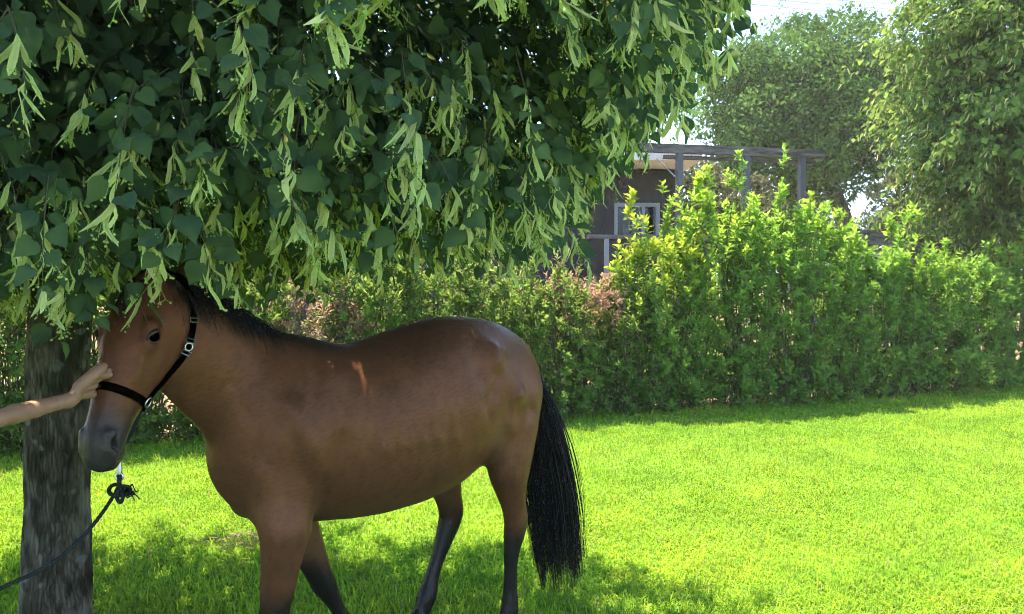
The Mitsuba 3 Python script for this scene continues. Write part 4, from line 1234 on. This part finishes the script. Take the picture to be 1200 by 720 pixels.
tag('halter', 'dark webbing halter with steel rings on the horse head', 'halter')
th = np.linspace(0, 2 * np.pi, 72, endpoint=False)
c0 = hd(.375, -.04)
dirs = np.cos(th)[:, None] * (HB + HA * -.06) + np.sin(th)[:, None] * LH
nb_ = HX.march(c0, dirs, .004)
put('halter__noseband', strap(nb_, HX.normal(nb_), .025, .005, True), 'webbing', 30, to_world=HW)
side_pts = [(.372, -.085), (.335, -.10), (.295, -.115), (.25, -.128), (.215, -.135), (.16, -.13), (.10, -.115), (.05, -.10), (.005, -.085)]
for sd in (1, -1):
    a, b = np.array(side_pts).T
    sp_ = spline(np.stack([a, b, 0 * a], 1), 40)
    o = POLL + HS * (sp_[:, :1] * HA + sp_[:, 1:2] * HB)
    q = HX.march(o, np.tile(LH * sd, (40, 1)), .004)
    put('halter__cheek_strap', strap(q, HX.normal(q), .020, .005), 'webbing', 30, to_world=HW)
    ends = q[-1]
    for k, (rad, tube_r) in ((0, (.016, .0030)), (22, (.012, .0024))):
        n_ = HX.normal(q[k:k + 1])[0]
        e1 = unit(np.cross(n_, HA))
        e2 = np.cross(n_, e1)
        ang = np.linspace(0, 2 * np.pi, 25)
        ring = q[k] + n_ * .007 + (np.cos(ang)[:, None] * e1 + np.sin(ang)[:, None] * e2) * rad
        put('halter__ring', tube(ring, tube_r, 8, False), 'steel', True, to_world=HW)
    for k in (20, 24, 31):
        n_ = HX.normal(q[k:k + 1])[0]
        t_ = unit(q[k + 1] - q[k - 1])
        s_ = np.cross(n_, t_)
        cc = q[k] + n_ * .007
        loop = np.array([cc + s_ * x * .0145 + t_ * y * .0065 for x, y in ((-1, -1), (1, -1), (1, 1), (-1, 1), (-1, -1), (1, -1))])
        put('halter__buckle', tube(loop, .0020, 6), 'steel', 40, to_world=HW)
# crown strap over the poll, behind the ears
cpt = np.linspace(-1, 1, 40)
o = np.tile(hd(.005, -.085), (40, 1))
dirs = np.sin(cpt * np.pi / 2)[:, None] * LH + np.cos(cpt * np.pi / 2)[:, None] * (HB * .6 - HA * .55)
q = HX.march(o, dirs, .006)
put('halter__crown_strap', strap(q, HX.normal(q), .024, .005), 'webbing', 30, to_world=HW)
# throat strap under the jowls
th2 = np.linspace(-np.pi / 2, -3 * np.pi / 2, 40)
dirs = np.cos(th2)[:, None] * (HB * 1.0) * 1.0 + -np.sin(th2)[:, None] * LH
q = HX.march(np.tile(hd(.225, -.13), (40, 1)), dirs, .004)
q = q[np.linalg.norm(q - hd(.225, -.13), axis=1) < .10]
put('halter__throat_strap', strap(q, HX.normal(q), .022, .005), 'webbing', 30, to_world=HW)
# lead rope: ring, snap hook and rope to the holder's other hand
chin = hworld(HX.march(hd(.372, -.04), -HB[None], .008)[0])
mat('rope', .014, .019, .015, rough=.85)
tag('lead_rope', 'dark lead rope with a knot below the halter, running left across the trunk', 'rope')
hook_end = at(140, 556, chin[1] - .02)
RC = [chin, chin * .5 + hook_end * .5 + [0, 0, .0], hook_end]
ang = np.linspace(0, 2 * np.pi, 25)
low = hook_end + [0, 0, .075]
put('lead_rope__hanger', tube(spline(np.array([chin, chin * .5 + low * .5 + [.008, 0, -.004], low]), 12), .008, 8), 'rope', True)
sn = hook_end
put('lead_rope__snap_hook', cat([tube(np.array([sn + [0, 0, .045], sn + [0, 0, .012], sn]), [.006, .0085, .007], 10), tube(sn + np.array([0, 0, .062]) + np.stack([np.cos(ang) * .012, 0 * ang, np.sin(ang) * .018], 1), .0035, 8, False), tube(sn + np.array([0, 0, -.008]) + np.stack([np.cos(ang) * .011, 0 * ang, np.sin(ang) * .011], 1), .0035, 8, False)]), 'steel', 40)
kn = at(140, 577, chin[1] - .03)
g = np.linspace(0, 2 * np.pi, 90)
for_knot = kn + np.stack([(np.sin(g) + 2 * np.sin(2 * g)) * .011, np.sin(3 * g) * .010, (np.cos(g) - 2 * np.cos(2 * g)) * .0105], 1)
kr = np.random.default_rng(5)
fray = [tube(np.array([kn + [.012, 0, -.004], kn + [.03, 0, kr.normal(0, .012)] + kr.normal(0, .006, 3), kn + [kr.uniform(.035, .05), 0, 0] + kr.normal(0, .014, 3)]), [.004, .003, .0015], 4) for _ in range(16)]
put('lead_rope__knot', cat([tube(for_knot, .0062, 8, False), tube(np.array([sn, kn + [0, 0, .02], kn]), .007, 8)] + fray), 'rope', True)
HAND_R = np.array([-1.52, 1.66, .80])
rp = spline(np.array([kn, at(118, 604, 2.20), at(97, 629, 2.12), at(50, 667, 2.0), at(0, 690, 1.88), HAND_R + [.05, .05, -.03], HAND_R, HAND_R + [-.02, -.03, -.10], HAND_R + [-.01, -.02, -.42]]), 160)
put('lead_rope__cord', tube(rp, .0048, 8), 'rope', True)
# twisted strands give the cord its lay
tt = np.arange(160)
tg = unit(np.gradient(rp, axis=0))
ea = unit(np.cross(tg, [.2, 1, .1]))
eb = np.cross(tg, ea)
rp4 = lambda ph: rp + (np.cos(tt * 1.1 + ph)[:, None] * ea + np.sin(tt * 1.1 + ph)[:, None] * eb) * .0030
put('lead_rope__strand', cat([tube(rp4(k * 2.094), .0030, 5, False) for k in range(3)]), 'rope', True)

# ------------------------------------------------------------------ the person (all but the arm stands outside the picture)


def skin(p, n, uv):
    return mikit.mix([.24, .118, .070], [.33, .175, .108], mikit.fbm(p.x * 30, p.y * 30, p.z * 30, 3))


scene['skin'] = {'type': 'principled', 'base_color': mikit.proc(skin), 'roughness': .5, 'specular': .4}
mat('shirt_cloth', .30, .33, .38, rough=.85)
mat('trouser_cloth', .05, .07, .12, rough=.9)
mat('shoe_leather', .06, .05, .045, rough=.6)
tag('person', 'person at the left edge whose bare forearm reaches in to stroke the horse nose', 'person')
wr, el, shd = at(84, 468, 2.17), at(-8, 492, 1.93), np.array([-1.50, 1.93, 1.405])
tip = at(115, 437, 2.325)
pd = unit(tip - wr)
pn = HM[:3, :3] @ unit(-HB * .75 + LH * .65)
pn = unit(pn - pd * (pn @ pd))
pl = np.cross(pn, pd)
AF = Field(np.array([-1.72, 1.80, 1.10]), np.array([-1.08, 2.46, 1.52]), .0036)


def limb(F, rows, k=.012, flat=None):
    """rows: centre, radius or (radius along flat, radius across)"""
    out = []
    for i, (c, r_) in enumerate(rows):
        a, b = np.array(rows[max(i - 1, 0)][0]), np.array(rows[min(i + 1, len(rows) - 1)][0])
        ax = unit(b - a)
        u = np.array([0, 0, 1.0]) if flat is None else np.array(flat, float)
        if abs(u @ ax) > .95:
            u = np.array([1.0, 0, 0])
        u = unit(u - ax * (u @ ax))
        r1, r2 = r_ if isinstance(r_, tuple) else (r_, r_)
        out.append((c, u * r1, r2))
    F.chain(out, k)


mid = (shd + el) / 2
limb(AF, [(mid, .032), (mid * .4 + el * .6, .025), (el, .0205), (el * .75 + wr * .25, .022), (el * .5 + wr * .5, .0205), (el * .2 + wr * .8, .0165), (wr, (.014, .0185))], flat=pn)
kc = wr + pd * .078 - pn * .004
limb(AF, [(wr - pd * .01, (.017, .023)), (wr + pd * .03, (.016, .034)), (kc, (.0145, .040))], flat=pn)
hw_inv = lambda p: (np.asarray(p) - HM[:3, 3]) @ HM[:3, :3]


def on_face(p, off):
    q = hw_inv(np.atleast_2d(p))
    s = HX.snap(q, off)
    return hworld(s)[0]


for off, lens in ((.033, (.042, .027, .022)), (.011, (.048, .031, .024)), (-.011, (.043, .028, .022)), (-.032, (.033, .021, .019))):
    base = kc + pl * off - pd * abs(off) * .2
    d = unit(pd + pl * off * 6.5 + pn * .18)
    j = [base]
    for L_ in lens:
        c = j[-1] + d * L_
        c2 = on_face(c, .0085)
        if np.linalg.norm(c2 - c) < .06:
            c = c2
        c = j[-1] + unit(c - j[-1]) * L_
        d = unit(c - j[-1] + pn * .006)
        j.append(c)
    limb(AF, list(zip(j, (.0092, .0086, .0078, .0066))), k=.003, flat=pn)
tb0 = wr + pd * .022 + pl * .030
t1 = tb0 + unit(pd * .7 + pl * .7 + pn * .25) * .040
t2 = t1 + unit(pd * .85 + pl * .45 + pn * .2) * .030
t3 = t2 + unit(pd * .95 + pl * .15 + pn * .15) * .024
limb(AF, list(zip((tb0, t1, t2, t3), (.016, .0125, .011, .0085))), k=.010, flat=pn)
arm = AF.mesh(5)
BF = Field([-2.05, 1.36, -.02], [-1.20, 2.20, 1.86], .020)
bx, by = -1.62, 1.74
V3 = lambda x, y, z: np.array([bx + x, by + y, z])
sides_ = (1, -1)
limb(BF, [(V3(-.01, 0, .90), (.10, .155)), (V3(-.02, 0, 1.08), (.09, .135)), (V3(.0, 0, 1.28), (.11, .155)), (V3(-.01, 0, 1.40), (.075, .15)), (V3(0, 0, 1.46), (.05, .06))], k=.03, flat=[1, 0, 0])
limb(BF, [(V3(0, 0, 1.40), .058), (V3(.02, 0, 1.53), .052)], k=.03)
BF.chain([(V3(.015, 0, 1.52), (.065, 0, 0), .052), (V3(.02, 0, 1.58), (.09, 0, 0), .070), (V3(.005, 0, 1.66), (.10, 0, 0), .077), (V3(-.005, 0, 1.70), (.085, 0, 0), .068)], k=.03)
BF.chain([(V3(.105, 0, 1.61), (.014, 0, 0), .010), (V3(.120, 0, 1.588), (.014, 0, 0), .013)], k=.012)
for sd in sides_:
    limb(BF, [(V3(0, sd * .09, .90), (.092, .085)), (V3(.01, sd * .095, .66), .075), (V3(.01, sd * .095, .48), .056), (V3(-.01, sd * .095, .33), .055), (V3(-.02, sd * .095, .09), .036)], k=.03, flat=[1, 0, 0])
    limb(BF, [(V3(-.03, sd * .095, .04), (.03, .034)), (V3(.08, sd * .105, .03), (.024, .042)), (V3(.15, sd * .11, .022), (.016, .038))], k=.02)
    BF.chain([(V3(-.005, sd * .076, 1.60), (.02, 0, 0), .008), (V3(-.01, sd * .080, 1.63), (.022, 0, 0), .009)], k=.008)
limb(BF, [(V3(0, .15, 1.40), .055), (shd, .05), (mid, .037)], k=.03)
er = np.array([bx + .02, by - .22, 1.12])
limb(BF, [(V3(0, -.15, 1.40), .055), (V3(0, -.19, 1.38), .05), (er, .040), (HAND_R * .9 + er * .1, .026), (HAND_R, (.03, .022)), (HAND_R + [.04, .03, -.03], (.03, .022))], k=.025)
put('person__body', cat([BF.mesh(4), arm]), 'skin', True)
SF = Field([-2.05, 1.36, .78], [-1.20, 2.20, 1.56], .014)
limb(SF, [(V3(-.01, 0, .84), (.125, .18)), (V3(-.02, 0, 1.08), (.108, .155)), (V3(.0, 0, 1.28), (.125, .17)), (V3(-.01, 0, 1.40), (.088, .16)), (V3(0, 0, 1.445), (.062, .075))], k=.03, flat=[1, 0, 0])
limb(SF, [(V3(0, .15, 1.40), .068), (shd, .064), (shd * .55 + mid * .45, .060), (mid * .9 + el * .1, .058)], k=.03)
limb(SF, [(V3(0, -.15, 1.40), .068), (V3(0, -.19, 1.38), .064), (V3(.01, -.205, 1.25), .058)], k=.03)
put('person__shirt', SF.mesh(4), 'shirt_cloth', True)
TF = Field([-2.0, 1.45, .02], [-1.25, 2.05, 1.0], .014)
for sd in sides_:
    limb(TF, [(V3(-.01, 0, .90), (.115, .165)), (V3(0, sd * .09, .82), (.105, .095)), (V3(.01, sd * .095, .66), .088), (V3(.01, sd * .095, .48), .070), (V3(-.01, sd * .095, .10), .060)], k=.03, flat=[1, 0, 0])
put('person__trousers', TF.mesh(4), 'trouser_cloth', True)
for sd in sides_:
    ShF = Field([-1.75, 1.55, -.02], [-1.35, 1.95, .14], .01)
    limb(ShF, [(V3(-.05, sd * .095, .045), (.045, .042)), (V3(.08, sd * .105, .035), (.034, .050)), (V3(.165, sd * .11, .026), (.024, .042))], k=.02)
    put('person__shoe', ShF.mesh(3), 'shoe_leather', True)
HF_ = Field([-1.9, 1.55, 1.40], [-1.4, 1.95, 1.86], .010)
HF_.chain([(V3(-.045, 0, 1.50), (.045, 0, 0), .070), (V3(-.035, 0, 1.60), (.075, 0, 0), .088), (V3(-.02, 0, 1.69), (.092, 0, 0), .085), (V3(-.01, 0, 1.725), (.085, 0, 0), .07)], k=.03)
put('person__hair', HF_.mesh(3), 'hair', True, color=np.full((len(HF_.mesh(0).vertices), 3), .03))
# ------------------------------------------------------------------ thin haze, softening the far trees and lifting the dark crown
scene['air'] = {'type': 'homogeneous', 'albedo': rgb(.95, .95, .95), 'sigma_t': 0.0009}
scene['haze'] = {'type': 'cube', 'to_world': T().translate([0, 65, 13.0]).scale([120, 86, 14.1]), 'bsdf': {'type': 'null'}, 'interior': {'type': 'ref', 'id': 'air'}}
tag('haze', 'thin haze in the air that lifts the dark tones of crown and far trees', 'haze', kind='stuff')
scene['camera']['medium'] = {'type': 'ref', 'id': 'air'}
